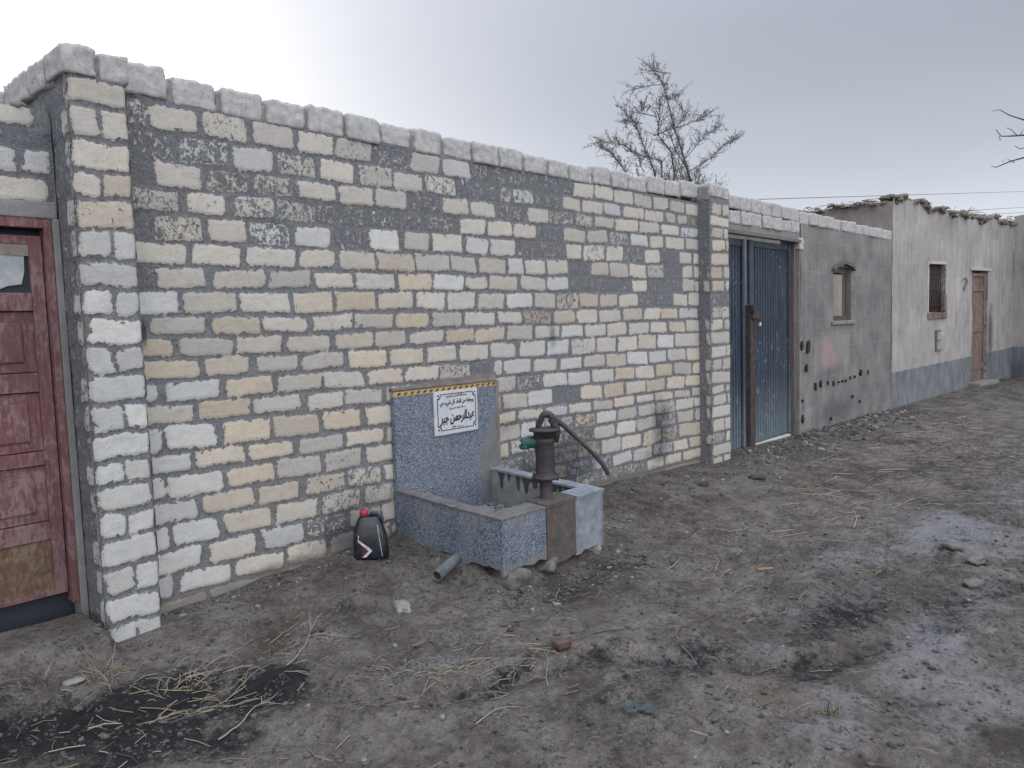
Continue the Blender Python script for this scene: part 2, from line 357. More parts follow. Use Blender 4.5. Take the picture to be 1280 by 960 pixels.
ZL = np.array([2.785,2.661,2.512,2.362,2.227,2.098,1.955,1.835,1.714,1.58,1.468,1.356,1.246,1.131,1.017,0.873,0.758,0.626,0.506,0.37,0.237,0.112,-0.02,-0.2])
ZR = np.array([2.80,2.645,2.513,2.396,2.278,2.146,2.001,1.86,1.726,1.585,1.458,1.328,1.181,1.046,0.907,0.771,0.67,0.546,0.413,0.265,0.14,0.014,-0.13,-0.3])
def zf_main(k, U):
    t = np.clip((U - 1.75) / 4.77, 0, 1.15)
    return ZL[k] + (ZR[k] - ZL[k]) * t + 0.010 * (vn(U, U * 0 + k, 1.3, k + 3) - 0.5)
ROWS=[[1.891,2.154,2.421,2.69,2.966,3.242,3.514,3.782,4.065,4.341,4.627,4.923,5.2,5.521,5.798,6.076,6.399,6.7,7.004,7.293],[1.765,2.049,2.321,2.61,2.887,3.171,3.472,3.758,4.049,4.245,4.442,4.665,4.942,5.249,5.551,5.839,6.173,6.479,6.795,7.106],[1.91,2.197,2.479,2.756,3.043,3.325,3.61,3.905,4.189,4.347,4.481,4.751,5.091,5.37,5.679,5.968,6.335,6.702,6.929,7.151],[1.771,2.04,2.326,2.597,2.888,3.171,3.451,3.751,4.025,4.322,4.634,4.926,5.254,5.541,5.842,6.24,6.625,6.993,7.373],[1.915,2.179,2.454,2.735,2.886,3.119,3.338,3.572,3.905,4.198,4.484,4.773,5.098,5.419,5.755,6.089,6.397,6.695,7.08],[1.761,2.019,2.278,2.557,2.847,3.121,3.385,3.651,3.953,4.22,4.512,4.78,5.111,5.37,5.705,5.98,6.314,6.602,6.945,7.239],[1.937,2.244,2.578,2.864,3.165,3.494,3.809,4.087,4.398,4.597,4.88,5.177,5.467,5.753,6.049,6.365,6.687,7.009,7.236],[1.743,2.041,2.381,2.678,2.995,3.327,3.637,3.951,4.2,4.535,4.858,5.182,5.459,5.769,6.093,6.361,6.673,7.006,7.266],[1.873,2.201,2.518,2.821,3.151,3.472,3.762,4.074,4.384,4.706,4.989,5.302,5.595,5.886,6.214,6.513,6.831,7.12],[1.701,2.018,2.328,2.652,2.965,3.289,3.611,3.923,4.263,4.566,4.925,5.241,5.574,5.933,6.283,6.602,6.947,7.344],[1.839,2.159,2.471,2.799,3.113,3.406,3.733,4.041,4.369,4.701,5.031,5.36,5.69,6.019,6.401,6.733,7.076],[1.96,2.261,2.572,2.902,3.223,3.545,3.858,4.188,4.5,4.85,5.169,5.529,5.847,6.191,6.521,6.859],[1.752,2.077,2.399,2.716,3.043,3.354,3.67,3.981,4.209,4.335,4.668,5.005,5.345,5.667,6.004,6.356,6.712,7.088],[1.931,2.238,2.572,2.866,3.182,3.452,3.711,3.988,4.2,4.468,4.779,5.118,5.456,5.798,6.132,6.478,6.823,7.204],[1.739,2.045,2.354,2.674,3.006,3.292,3.517,3.82,4.065,4.296,4.606,4.918,5.283,5.608,5.954,6.322,6.682,7.042],[1.89,2.192,2.509,2.846,3.17,3.438,3.736,4.059,4.466,4.806,5.108,5.441,5.775,6.111,6.457,6.831,7.167],[1.742,2.047,2.368,2.691,2.995,3.306,3.578,3.888,4.226,4.505,4.801,5.188,5.498,5.83,6.151,6.489,6.848,7.227],[1.918,2.228,2.543,2.863,3.15,3.425,3.723,4.047,4.364,4.687,5.048,5.464,5.801,6.139,6.499,6.892,7.239],[1.752,2.021,2.345,2.643,2.969,3.278,3.564,3.875,4.213,4.535,4.884,5.23,5.571,5.888,6.228,6.592,6.915],[1.917,2.236,2.543,2.857,3.122,3.411,3.709,4.034,4.388,4.725,5.07,5.408,5.74,6.069,6.414,6.788,7.108],[1.761,2.073,2.395,2.694,2.935,3.195,3.477,3.782,4.113,4.476,4.821,5.175,5.546,5.916,6.285,6.621,6.968],[1.919,2.251,2.571,2.805,3.055,3.326,3.619,3.938,4.285,4.664,5.081,5.422,5.79,6.189,6.623,7.096]]
SMEAR=[(1,1.69,1.72,0.75),(1,2.09,2.28,0.35),(1,2.94,3.13,0.3),(1,3.21,3.43,0.8),(1,4.09,4.59,0.85),(1,4.71,5.21,0.95),(2,1.69,1.88,0.85),(2,1.94,2.16,0.7),(2,2.53,2.72,0.55),(2,3.09,3.29,0.35),(2,3.66,3.87,0.5),(2,3.95,4.31,0.9),(2,4.4,4.43,0.6),(2,4.53,4.71,0.5),(2,4.78,5.04,0.8),(2,7.21,7.4,0.7),(3,1.69,1.74,1),(3,2.08,2.29,0.75),(3,2.48,2.57,0.6),(3,3.49,3.71,0.85),(3,4.36,4.59,0.8),(3,4.97,5.33,0.7),(3,5.3,5.5,0.5),(3,7.08,7.31,0.4),(4,1.7,1.87,0.45),(4,1.96,2.14,0.15),(4,2.22,2.4,0.5),(4,2.5,2.54,0.6),(4,2.52,2.69,0.6),(4,2.78,2.85,0.75),(4,2.92,3.86,0.85),(4,3.84,3.87,0.8),(4,4.81,5.07,0.9),(4,5.79,6.05,0.6),(5,1.69,1.73,1),(5,1.79,1.98,0.5),(5,2.32,2.52,0.65),(5,2.88,3.08,0.85),(5,4.56,4.8,0.85),(5,4.8,5.07,0.9),(5,5.43,5.67,0.4),(5,6.02,6.27,0.8),(5,6.64,6.9,1),(6,5.22,5.43,1),(6,6.47,6.65,0.3),(6,6.73,6.95,1),(7,1.7,1.71,1),(7,5.22,6.06,0.95),(7,6.4,6.95,0.95),(8,5.04,5.26,0.6),(8,6.26,6.79,0.9),(9,2.58,2.62,0.25),(9,4.62,4.88,0.6),(11,5.21,5.47,0.3),(12,3.72,3.93,0.45),(12,4.03,4.18,1),(13,4.51,4.73,0.75),(13,2.9,2.97,0.3),(14,4.95,5.25,1),(16,4.92,5.15,0.8),(16,5.23,5.46,0.65),(16,4.28,4.47,0.6),(17,4.27,4.46,0.5),(17,4.54,5.45,0.85),(18,4.16,5.55,0.9),(19,4.15,5.57,0.9),(20,4.14,6.42,0.85),(21,4.14,6.9,0.9),(17,2.58,2.81,0.35),(17,2.92,3.14,0.5),(18,2.69,2.93,0.45),(18,3.01,3.19,0.35),(16,2.73,2.95,0.15),(19,2.57,2.81,0.75),(19,3.09,3.13,0.3),(20,2.43,2.64,0.2),(20,2.9,3.25,0.5),(16,6.53,6.81,0.4),(17,6.54,6.84,0.6),(18,6.64,6.88,0.55),(18,6.27,6.55,0.2),(19,6.45,6.74,0.3),(19,5.46,5.7,0.5),(20,5.96,6.24,0.4)]
ROWS = [[1.60] + [x for x in r if x > 1.66] + ([7.52] if r[-1] < 7.36 else [r[-1] + 0.25]) for r in ROWS]
ROWS = ROWS[1:] + [[1.6 + 0.3 * i for i in range(21)]]
WHITE_FIRST = {7, 11, 13, 14, 15, 16, 18, 20}    # toothed white blocks beside the corner pillar (index after dropping the coping)
def pal_main(k, x, r):
    if k in (7, 11, 13, 14, 15, 16, 17, 19) and x < 2.0 and (k != 15 or x < 1.9): return WHITE
    row = k + 1
    if 6 <= row <= 17 and x < 3.6: return CREAM if r < 0.62 else PINK
    if 9 <= row <= 19: return CREAM if r < 0.30 else (PINK if r < 0.72 else WHITE)
    if row <= 5: return PINK if r < 0.75 else WHITE
    return PINK if r < 0.6 else (CREAM if r < 0.8 else WHITE)
SM = [(r - 1, a, b, v) for r, a, b, v in SMEAR if not (r >= 16 and 4.1 < a < 5.6 and v > 0.55)] + [(15, 4.9, 5.4, .55), (16, 4.25, 5.1, .5), (16, 5.1, 5.45, .75), (17, 4.2, 4.7, .7), (17, 4.7, 5.55, .6), (18, 4.2, 5.0, .5), (18, 5.0, 5.6, .75), (19, 4.1, 6.3, .7), (20, 4.1, 6.8, .85)]
def ground_foot(X): return np.interp(X, [0, 1.4, 1.7, 2.4, 2.85, 3.3, 4.3, 5.66, 7.4, 8, 10, 13.7, 17.6, 20, 30], [0.06, 0.03, 0.05, 0.08, 0.085, 0.07, 0.04, 0.015, -0.055, -0.06, -0.12, -0.17, -0.04, -0.02, 0.0])

wall = thing('brick_wall', 'long unplastered wall of white and cream limestone blocks with grey cement smeared over its upper courses', 'wall', (0, 0, 0))
u = np.concatenate([np.arange(1.59, 4.2, 0.0105), np.arange(4.2, 7.45, 0.0145)]); z = np.arange(-0.12, 2.665, 0.0115)
masonry_face('block_face', wall, u, z, ROWS, lambda k, U: zf_main(k + 1, U), lambda U, Z, d: (U, -d, Z), 3, pal=pal_main, smears=SM,
    soot_darks=[(6.55, 0.42, 0.22, 0.30, 0.75), (6.45, 0.15, 0.5, 0.12, 0.35), (5.05, 0.40, 0.55, 0.28, 0.60), (4.75, 0.15, 0.6, 0.2, 0.8), (4.35, 0.75, 0.18, 0.22, 0.4), (2.95, 0.35, 0.28, 0.3, 0.45), (2.75, 0.16, 0.35, 0.14, 0.5), (4.93, 1.38, 0.06, 0.15, 0.6), (1.675, 1.50, 0.018, 0.07, 1.2), (6.9, 1.0, 0.5, 0.5, 0.2)],  # slim spot by the corner pillar: dark of an open crack, painted in
    mudline=lambda U: ground_foot(U) - 0.04, ztop=lambda uu: zf_main(1, uu) + 0.012, warp=0.011)
cb = core_box('wall_core', wall, 1.60, 7.45, 0.018, 0.25, -0.3, 2.64)

# ---- single coping blocks laid on edge: real blocks in a bed of cement
def stone_block(mb, P0, U, N, l, h, t, seed, mi=0):
    """block at P0 (lower left front), along U, depth N"""
    from mathutils import noise
    nx, ny, nz = max(6, int(l / 0.016)), 8, 9
    rr = random.Random(seed); off = Vector((rr.uniform(0, 90), rr.uniform(0, 90), rr.uniform(0, 90)))
    W = Vector((0, 0, 1)); grid = {}
    def vert(i, j, k):
        key = (i, j, k)
        if key in grid: return grid[key]
        a, b, c = i / nx * 2 - 1, j / ny * 2 - 1, k / nz * 2 - 1
        r = 0.16
        def rd(q, o1, o2): return q * (1 - 0.022 * (abs(o1) ** 8 + abs(o2) ** 8))
        a2, b2, c2 = rd(a, b, c), rd(b, a, c), rd(c, a, b)
        p = P0 + U * ((a2 + 1) / 2 * l) + N * ((b2 + 1) / 2 * t) + W * ((c2 + 1) / 2 * h)
        n = (U * a ** 5 + N * b ** 5 + W * c ** 5)
        p += n * (0.005 * noise.noise(p * 8 + off) + 0.0075 * noise.noise(p * 34 + off))
        grid[key] = mb.bm.verts.new(p); return grid[key]
    def face(*ks):
        f = mb.bm.faces.new([vert(*q) for q in ks]); f.material_index = mi; f.smooth = True
    for i in range(nx):
        for j in range(ny):
            for k in (0, nz): face((i, j, k), (i + 1, j, k), (i + 1, j + 1, k), (i, j + 1, k))
    for i in range(nx):
        for k in range(nz):
            for j in (0, ny): face((i, j, k), (i + 1, j, k), (i + 1, j, k + 1), (i, j, k + 1))
    for j in range(ny):
        for k in range(nz):
            for i in (0, nx): face((i, j, k), (i, j + 1, k), (i, j + 1, k + 1), (i, j, k + 1))
def block_mat(name, base, pits=True):
    m = Mat(name, 0.92, 0.2)
    n = m.noise(22, 6, 0.7); f = m.noise(160, 3, 0.6); a = m.noise(5, 2)
    c = m.mix(a, tuple(x * 0.88 for x in base), tuple(min(1, x * 1.1) for x in base))
    c = m.mix(0.8, c, m.ramp(n, (0.3, (0.6, 0.6, 0.62)), (0.6, (1.05, 1.05, 1.05))), 'MULTIPLY')
    v = m.step(m.voro(70), 0.08, 0.18); c = m.mix(1.0, c, m.ramp(v, (0, 0.6), (1, 1.0)), 'MULTIPLY')
    c = m.mix(m.math('MULTIPLY', m.step(m.noise(13, 5, 0.7), 0.55, 0.68), 0.6), c, (0.22, 0.22, 0.225))
    m.color(c); m.bump(m.math('ADD', m.math('ADD', n, m.math('MULTIPLY', f, 0.4)), m.math('MULTIPLY', v, 0.2)), 0.008, 0.9)
    return m.m
BLOCK = block_mat('limestone_block', (0.42, 0.413, 0.405))
def coping(name, parent, P0, U, N, l_list, h, t, zfun, seed, gap=0.030):
    mb = MB(); s = 0.0; rr = random.Random(seed)
    for i, l in enumerate(l_list):
        zb = zfun(s + l / 2); p = P0 + U * (s + gap / 2) + N * rr.uniform(-0.010, 0.012) + Vector((0, 0, zb + rr.uniform(-0.004, 0.004)))
        hh = h + rr.uniform(-0.012, 0.014)
        stone_block(mb, p, U, N, l - gap * rr.uniform(0.75, 1.2), hh, t, seed * 100 + i)
        q = P0 + U * (s - gap * 0.55) + N * 0.024 + Vector((0, 0, zb - 0.03)); 
        # cement between two blocks
        stone_block(mb, q, U, N, gap * 1.7, hh + 0.03 - rr.uniform(0.012, 0.05), t - 0.03, seed * 100 + i + 50, mi=1)
        s += l
    # bed joint
    return mb.done(name, [BLOCK, CEMENT], parent)
COPJ = [1.612, 1.891, 2.154, 2.421, 2.69, 2.966, 3.242, 3.514, 3.782, 4.065, 4.341, 4.627, 4.923, 5.2, 5.521, 5.798, 6.076, 6.399, 6.7, 7.004, 7.293, 7.42]
coping('coping', wall, Vector((COPJ[0], -0.012, 0)), Vector((1, 0, 0)), Vector((0, 1, 0)), [b - a for a, b in zip(COPJ, COPJ[1:])], 0.146, 0.25,
       lambda s: 2.662 - 0.018 * math.sin((s) / 5.8 * 3.1) - 0.0 * s + (0.012 if s < 0.4 else 0) + 0.035 * max(0, (s - 4.6)) / 1.2, 5)

# ------------------------------------------------------------------ corner pillar (left)
PZ = [2.67, 2.539, 2.387, 2.247, 2.118, 1.981, 1.835, 1.709, 1.571, 1.44, 1.302, 1.167, 1.027, 0.895, 0.779, 0.65, 0.521, 0.385, 0.244, 0.11, -0.028, -0.2]
def zf_p(k, U): return PZ[k] + U * 0 + 0.004 * np.sin(U * 31 + k)
PX0, PX1, PY = 1.352, 1.612, -0.14
pil = thing('brick_pillar', 'white limestone corner pillar with one cemented side beside the red wooden door', 'pillar', (0, 0, 0))
rowsP = [[PX0, PX1] if i % 2 == 0 else [PX0, PX0 + 0.135 + 0.012 * ((i * 7) % 3 - 1), PX1] for i in range(21)]
def pal_p(k, x, r): return (CREAM if (k in (0, 4) or (k == 3 and x > 1.48)) else PINK) if k < 5 else WHITE
u = np.arange(PX0 - 0.003, PX1 + 0.004, 0.0075); z = np.arange(-0.16, 2.685, 0.009)
masonry_face('front_face', pil, u, z, rowsP, zf_p, lambda U, Z, d: (U, PY - d - 0.006 * 0 + 0.022 * ss(PX0 + 0.028, PX0 - 0.002, U) + 0.012 * ss(PX1 - 0.014, PX1 + 0.003, U), Z), 21, pal=pal_p, mz=0.011, mx=0.006, warp=0.006,
    smears=[(4, 1.3, 1.7, 0.12)], soot_darks=[(1.48, 0.0, 0.2, 0.06, 0.2)], mudline=lambda U: U * 0 - 0.16)
# left side: mostly rendered over, white block ends show through
rowsS = [[-0.15, 0.14] if i % 2 == 0 else [-0.15, -0.02, 0.14] for i in range(21)]
u = np.arange(PY + 0.012, 0.24, 0.011)
masonry_face('side_face', pil, u, z, [[-0.142, -0.075 + 0.02 * ((i * 5) % 3), 0.3] for i in range(21)], zf_p, lambda U, Z, d: (PX0 + 0.003 - d, U, Z), 22, pal=lambda k, x, r: WHITE, mz=0.014, mx=0.004, warp=0.008,
    smears=[(k, -0.15, -0.04, (0.42 if k % 3 else 0.75) if k < 17 else 0.12) for k in range(21)] + [(k, 0.0, 0.4, 1.0) for k in range(21)], flip=True, mudline=lambda U: U * 0 - 0.1)
u = np.arange(PY + 0.012, 0.012, 0.009)
masonry_face('return_face', pil, u, z, [[-0.138, -0.01 if i % 2 else 0.05, 0.1] for i in range(21)], zf_p, lambda U, Z, d: (PX1 + d, U, Z), 23, pal=lambda k, x, r: WHITE, mz=0.011, mx=0.006, warp=0.006)
core_box('pillar_core', pil, PX0 + 0.02, PX1 - 0.012, PY + 0.03, 0.25, -0.3, 2.665)
cp = MB(); stone_block(cp, Vector((PX0 - 0.012, PY - 0.012, 2.672)), Vector((1, 0, 0)), Vector((0, 1, 0)), 0.142, 0.128, 0.24, 901)
stone_block(cp, Vector((PX0 + 0.146, PY - 0.008, 2.660)), Vector((1, 0, 0)), Vector((0, 1, 0)), 0.125, 0.128, 0.24, 902)
stone_block(cp, Vector((PX0 + 0.12, PY + 0.012, 2.645)), Vector((1, 0, 0)), Vector((0, 1, 0)), 0.04, 0.130, 0.22, 903, mi=1)
cp.done('coping', [BLOCK, CEMENT], pil)

# ------------------------------------------------------------------ wall round the wooden door
dw = thing('brick_wall', 'short block wall with cement lintel above the peeling red wooden door', 'wall', (0, 0, 0))
DZ = [2.57, 2.56, 2.445, 2.362, 2.236, 2.112, 1.98, 1.85, 1.72, 1.59, 1.46, 1.33, 1.2, 1.07, 0.94, 0.81, 0.68, 0.55, 0.42, 0.29, 0.16, 0.03, -0.1, -0.25]
def zf_d(k, U): return DZ[k] + U * 0
rd = []
for i in range(23):
    x = -1.5 + (0.15 if i % 2 else 0.0); r = []
    while x < 1.30: r.append(x); x += 0.29
    if i == 1: r = [q for q in r if q < 0.9] + [0.99]
    if i == 3: r = [q for q in r if q < 0.9] + [0.93, 1.205]
    if i == 4: r = [q for q in r if q < 0.8] + [1.045]
    rd.append(r + [1.345 if i in (3, 4) else 1.29 if i == 1 else 1.36])
u = np.arange(-1.5, 1.352, 0.0125); z = np.arange(2.10, 2.555, 0.0105)
masonry_face('face_above_door', dw, u, z, rd, zf_d, lambda U, Z, d: (U, 0.088 - d + 0.035 * ss(2.45, 2.6, Z), Z), 31, pal=lambda k, x, r: PINK if r < 0.5 else WHITE, smears=[(2, -2, 2, 1.0), (1, 1.2, 1.4, 1.0)], warp=0.009)
z = np.arange(-0.2, 2.115, 0.014); u = np.arange(-1.5, 0.17, 0.014)
masonry_face('face_left_of_door', dw, u, z, rd, zf_d, lambda U, Z, d: (U, 0.088 - d, Z), 32, pal=lambda k, x, r: PINK if r < 0.5 else WHITE)
core_box('wall_core', dw, -1.5, 0.165, 0.105, 0.33, -0.3, 2.10); core_box('wall_core', dw, -1.5, 1.34, 0.135, 0.33, 2.12, 2.55)
m = MB(); m.box(0.05, 1.352, 0.078, 0.33, 2.045, 2.118, 0.008, jit=0.006); m.done('lintel', CEMENT, dw)
m = MB(); m.box(1.3215, 1.3505, 0.074, 0.20, -0.05, 2.044, 0.004, jit=0.002); m.done('door_reveal', CEMENT, dw)
# block courses running back from the corner above the doorway
rb = MB(); rr = random.Random(4)
ys = [0.10, 0.335, 0.57, 0.80, 1.04, 1.28]
for i, (a, b) in enumerate(zip(ys, ys[1:])):
    stone_block(rb, Vector((PX0 + rr.uniform(-0.02, 0.02), a + 0.008, 2.662 + rr.uniform(-0.006, 0.006))), Vector((0, 1, 0)), Vector((1, 0, 0)), b - a - 0.016, 0.14 + rr.uniform(-0.012, 0.012), 0.25, 910 + i)
stone_block(rb, Vector((PX0 - 0.005, 0.02, 2.64)), Vector((0, 1, 0)), Vector((1, 0, 0)), 0.09, 0.14, 0.22, 930, mi=1)
rb.done('coping', [BLOCK, CEMENT], dw)
rb = MB()
rb.box(PX0 + 0.02, PX0 + 0.24, 0.20, 1.28, -0.3, 2.655, 0.006, mi=1)
for i in range(10):
    x = rr.uniform(0.4, 1.34); rock_bm(rb, (x, rr.uniform(0.12, 0.24), 2.555 + rr.uniform(-0.02, 0.02)), (0.04, 0.03, 0.022), 960 + i, 2, mi=1)
rb.done('top_rubble', [BLOCK, CEMENT], dw)

# ------------------------------------------------------------------ pillar beside the blue gate
QX0, QX1, QY = 7.35, 7.755, -0.15
def zf_q(k, U): return ZR[k] * 1.0 + 0.035 * (k == 0) + U * 0
gp = thing('brick_pillar', 'narrow block pillar with a cement covered side standing left of the blue metal gate', 'pillar', (0, 0, 0))
rq = [[QX0, 7.60 + 0.03 * ((i * 5) % 4 - 1), QX1] if i % 3 != 1 else [QX0 - 0.01, QX1] for i in range(22)]
u = np.arange(QX0 - 0.003, QX1 + 0.004, 0.0125); z = np.arange(-0.22, 2.70, 0.0125)
sq = [(7, 7.3, 7.8, 0.9), (8, 7.3, 7.8, 0.35), (2, 7.3, 7.5, 0.3), (16, 7.3, 7.5, 0.5), (18, 7.3, 7.5, 0.6)]
masonry_face('front_face', gp, u, z, rq, lambda k, U: zf_q(k + 1, U), lambda U, Z, d: (U, QY - d + 0.02 * ss(QX0 + 0.02, QX0 - 0.002, U), Z), 41,
    pal=lambda k, x, r: CREAM if k in (0, 12, 13) or r < 0.25 else PINK, smears=sq, mudline=lambda U: U * 0 - 0.2, warp=0.008)
u = np.arange(QY + 0.008, 0.03, 0.0125)
masonry_face('side_face', gp, u, z, [[-0.146, -0.055 - 0.02 * ((i * 7) % 3), 0.2] for i in range(22)], lambda k, U: zf_q(k + 1, U), lambda U, Z, d: (QX0 - d, U, Z), 42,
    pal=lambda k, x, r: CREAM if r < 0.3 else PINK, smears=[(k, -0.15, -0.05, 1.0 if k < 5 or k in (7, 8, 17, 19, 20) else 0.15) for k in range(23)] + [(k, 0.0, 0.3, 1.0) for k in range(23)], flip=True, warp=0.009,
    mudline=lambda U: U * 0 - 0.2)
core_box('pillar_core', gp, QX0 + 0.02, QX1, QY + 0.03, 0.25, -0.4, 2.69)
cp = MB(); stone_block(cp, Vector((QX0 + 0.0, QY - 0.008, 2.70)), Vector((1, 0, 0)), Vector((0, 1, 0)), 0.255, 0.132, 0.24, 951)
stone_block(cp, Vector((QX0 + 0.275, QY - 0.004, 2.695)), Vector((1, 0, 0)), Vector((0, 1, 0)), 0.125, 0.128, 0.24, 952)
stone_block(cp, Vector((QX0 - 0.006, QY + 0.01, 2.665)), Vector((1, 0, 0)), Vector((0, 1, 0)), 0.39, 0.145, 0.2, 953, mi=1)
cp.done('coping', [BLOCK, CEMENT], gp)

# ------------------------------------------------------------------ grey rendered wall
def render_mat():
    m = Mat('grey_render', 0.94, 0.12)
    n = m.noise(2.2, 6, 0.62); f = m.noise(60, 4); st = m.noise(5, 5, 0.6, (2.2, 1, 0.45))
    c = m.ramp(n, (0.3, (0.130, 0.129, 0.129)), (0.5, (0.180, 0.176, 0.173)), (0.72, (0.245, 0.236, 0.226)))
    c = m.mix(0.7, c, m.ramp(st, (0.3, (0.7, 0.71, 0.74)), (0.65, (1.12, 1.1, 1.08))), 'MULTIPLY')
    # ghost of the block joints under the thin render
    br = m.nt.nodes.new('ShaderNodeTexBrick'); br.inputs['Scale'].default_value = 1.0; br.inputs['Brick Width'].default_value = 0.42
    br.inputs['Row Height'].default_value = 0.205; br.inputs['Mortar Size'].default_value = 0.012; br.inputs['Mortar Smooth'].default_value = 1.0
    sx = m.nt.nodes.new('ShaderNodeSeparateXYZ'); m.nt.links.new(m.pos(), sx.inputs[0])
    cb_ = m.nt.nodes.new('ShaderNodeCombineXYZ'); m.nt.links.new(sx.outputs[0], cb_.inputs[0]); m.nt.links.new(sx.outputs[2], cb_.inputs[1])
    wv = m.nt.nodes.new('ShaderNodeVectorMath'); wv.operation = 'ADD'; m.nt.links.new(cb_.outputs[0], wv.inputs[0])
    nn = m.nt.nodes.new('ShaderNodeTexNoise'); nn.inputs['Scale'].default_value = 3; m.nt.links.new(m.pos(), nn.inputs['Vector'])
    sc = m.nt.nodes.new('ShaderNodeVectorMath'); sc.operation = 'SCALE'; sc.inputs['Scale'].default_value = 0.07; m.nt.links.new(nn.outputs['Color'], sc.inputs[0]); m.nt.links.new(sc.outputs[0], wv.inputs[1])
    m.nt.links.new(wv.outputs[0], br.inputs['Vector'])
    j = m.math('MULTIPLY', br.outputs['Fac'], m.step(m.noise(2.3, 3), 0.40, 0.62))
    c = m.mix(m.math('MULTIPLY', j, 0.45), c, (0.28, 0.265, 0.245))
    a = m.attr('paint'); pk = m.step(m.math('ADD', a, m.math('MULTIPLY', m.math('SUBTRACT', m.noise(14, 5, 0.7), 0.5), 0.7)), 0.35, 0.8)
    c = m.mix(m.math('MULTIPLY', pk, 0.55), c, (0.42, 0.20, 0.20))
    p2 = m.attr('patch'); c = m.mix(m.math('MULTIPLY', p2, 0.6), c, (0.27, 0.255, 0.235))
    s = m.attr('soot_dark'); s2 = m.step(m.math('ADD', s, m.math('MULTIPLY', m.math('SUBTRACT', m.noise(9, 5, 0.7), 0.5), 0.9)), 0.3, 1.0)
    c = m.mix(m.math('MULTIPLY', s2, 0.65), c, (0.075, 0.078, 0.086))
    m.color(c); m.bump(m.math('ADD', n, m.math('MULTIPLY', f, 0.35)), 0.02, 0.7); m.bump(j, 0.006, 0.6)
    return m.m
RENDER = render_mat()
def pierced_face(name, parent, x0, x1, z0, ztop, holes, mat, step=0.05, plane=lambda X, Z, d: (X, -d, Z), fields=None, seed=0, amp=0.012, reveal=0.14, lim=None):
    xs = sorted(set(np.round(np.concatenate([np.arange(x0, x1, step), [x1]] + [[h[0], h[1]] for h in holes]), 4)))
    xs = np.array([x for i, x in enumerate(xs) if i == 0 or x - xs[i - 1] > 0.006 or any(abs(x - q) < 1e-4 for h in holes for q in h[:2])])
    zm = ztop(xs).max(); zs = np.array(sorted(set(np.round(np.concatenate([np.arange(z0, zm, step), [zm]] + [[h[2], h[3]] for h in holes]), 4))))
    X, Z = np.meshgrid(xs, zs, indexing='ij'); zt = ztop(xs)[:, None]; top = max([h[3] for h in holes] + [z0]) + 0.2
    Z = np.where(Z > top, top + (Z - top) / (zm - top) * (zt - top), Z)
    d = amp * (fbm(X, Z, 1.4, 4, seed) - 0.5) * 2 + 0.3 * amp * (fbm(X, Z, 9, 2, seed + 2) - 0.5)
    P = np.stack([a.ravel() for a in plane(X, Z, d)], 1); nx, nz = X.shape; F = []
    for i in range(nx - 1):
        for j in range(nz - 1):
            cxx = (xs[i] + xs[i + 1]) / 2; czz = (zs[j] + zs[j + 1]) / 2
            if any(h[0] < cxx < h[1] and h[2] < czz < h[3] for h in holes): continue
            a = i * nz + j; F.append((a, a + nz, a + nz + 1, a + 1))
    V = P.tolist(); n0 = len(V)
    for h in holes:
        for (ax, az, bx, bz) in ((h[0], h[2], h[0], h[3]), (h[0], h[3], h[1], h[3]), (h[1], h[3], h[1], h[2]), (h[1], h[2], h[0], h[2])):
            o = len(V)
            for (q, r, dd) in ((ax, az, 0.004), (bx, bz, 0.004), (bx, bz, -reveal), (ax, az, -reveal)):
                p = plane(np.array(q), np.array(r), np.array(dd)); V.append([float(np.asarray(t)) for t in p])
            F.append((o, o + 1, o + 2, o + 3))
    me = bpy.data.meshes.new(name); me.from_pydata(V, [], F); me.update()
    for nm, fn in (fields or {}).items():
        a = me.attributes.new(nm, 'FLOAT', 'POINT'); v = np.zeros(len(V), np.float32); v[:n0] = fn(X, Z).ravel(); a.data.foreach_set('value', v)
    return link(name, me, mat, parent)
g_ = lambda X, Z, a, b, ra, rb: np.exp(-(((X - a) / ra) ** 2 + ((Z - b) / rb) ** 2))
gw = thing('rendered_wall', 'grey cement rendered yard wall with white coping blocks and a small shuttered window', 'wall', (0, 0, 0))
pierced_face('render_face', gw, 10.03, 13.95, -0.35, lambda x: 2.63 + 0 * x, [(11.2, 11.92, 1.36, 2.12)], RENDER, 0.06,
    fields=dict(soot_dark=lambda X, Z: 0.8 * g_(X, Z, 11.3, 0.05, 1.0, 0.22) + 0.5 * g_(X, Z, 11.1, 0.75, 0.25, 0.3) + 0.35 * g_(X, Z, 12.2, 0.35, 1.2, 0.4) + 0.35 * g_(X, Z, 10.05, 1.6, 0.12, 1.0) + 0.3 * g_(X, Z, 11.55, 1.25, 0.5, 0.1),  # darker along the foot, below the sill and beside the gate
                paint=lambda X, Z: 0.85 * g_(X, Z, 10.98, 0.98, 0.30, 0.25) + 0.5 * g_(X, Z, 11.2, 0.8, 0.3, 0.14),
                patch=lambda X, Z: ss(0.02, 0.12, np.minimum(np.minimum(X - 10.75, 11.95 - X), np.minimum(Z - 0.66, 1.26 - Z))) * 0.8 + 0.3 * ss(2.35, 2.45, Z)), amp=0.02)
m = MB(); m.box(10.03, 11.12, 0.03, 0.26, -0.4, 2.62); m.box(12.0, 13.9, 0.03, 0.26, -0.4, 2.62); m.box(11.12, 12.0, 0.145, 0.26, -0.4, 2.62); m.done('wall_core', CEMENT, gw)
m = MB(); m.prism([(11.14, 2.09), (11.25, 2.155), (11.56, 2.215), (11.86, 2.185), (12.0, 2.13), (11.97, 2.075), (11.86, 2.13), (11.56, 2.165), (11.25, 2.11), (11.15, 2.05)], -0.055, 0.0); m.done('window_hood', cement_mat('hood_cement', (0.09, 0.09, 0.092), (0.12, 0.118, 0.115), (0.15, 0.145, 0.14)), gw)
OLDWOOD = None
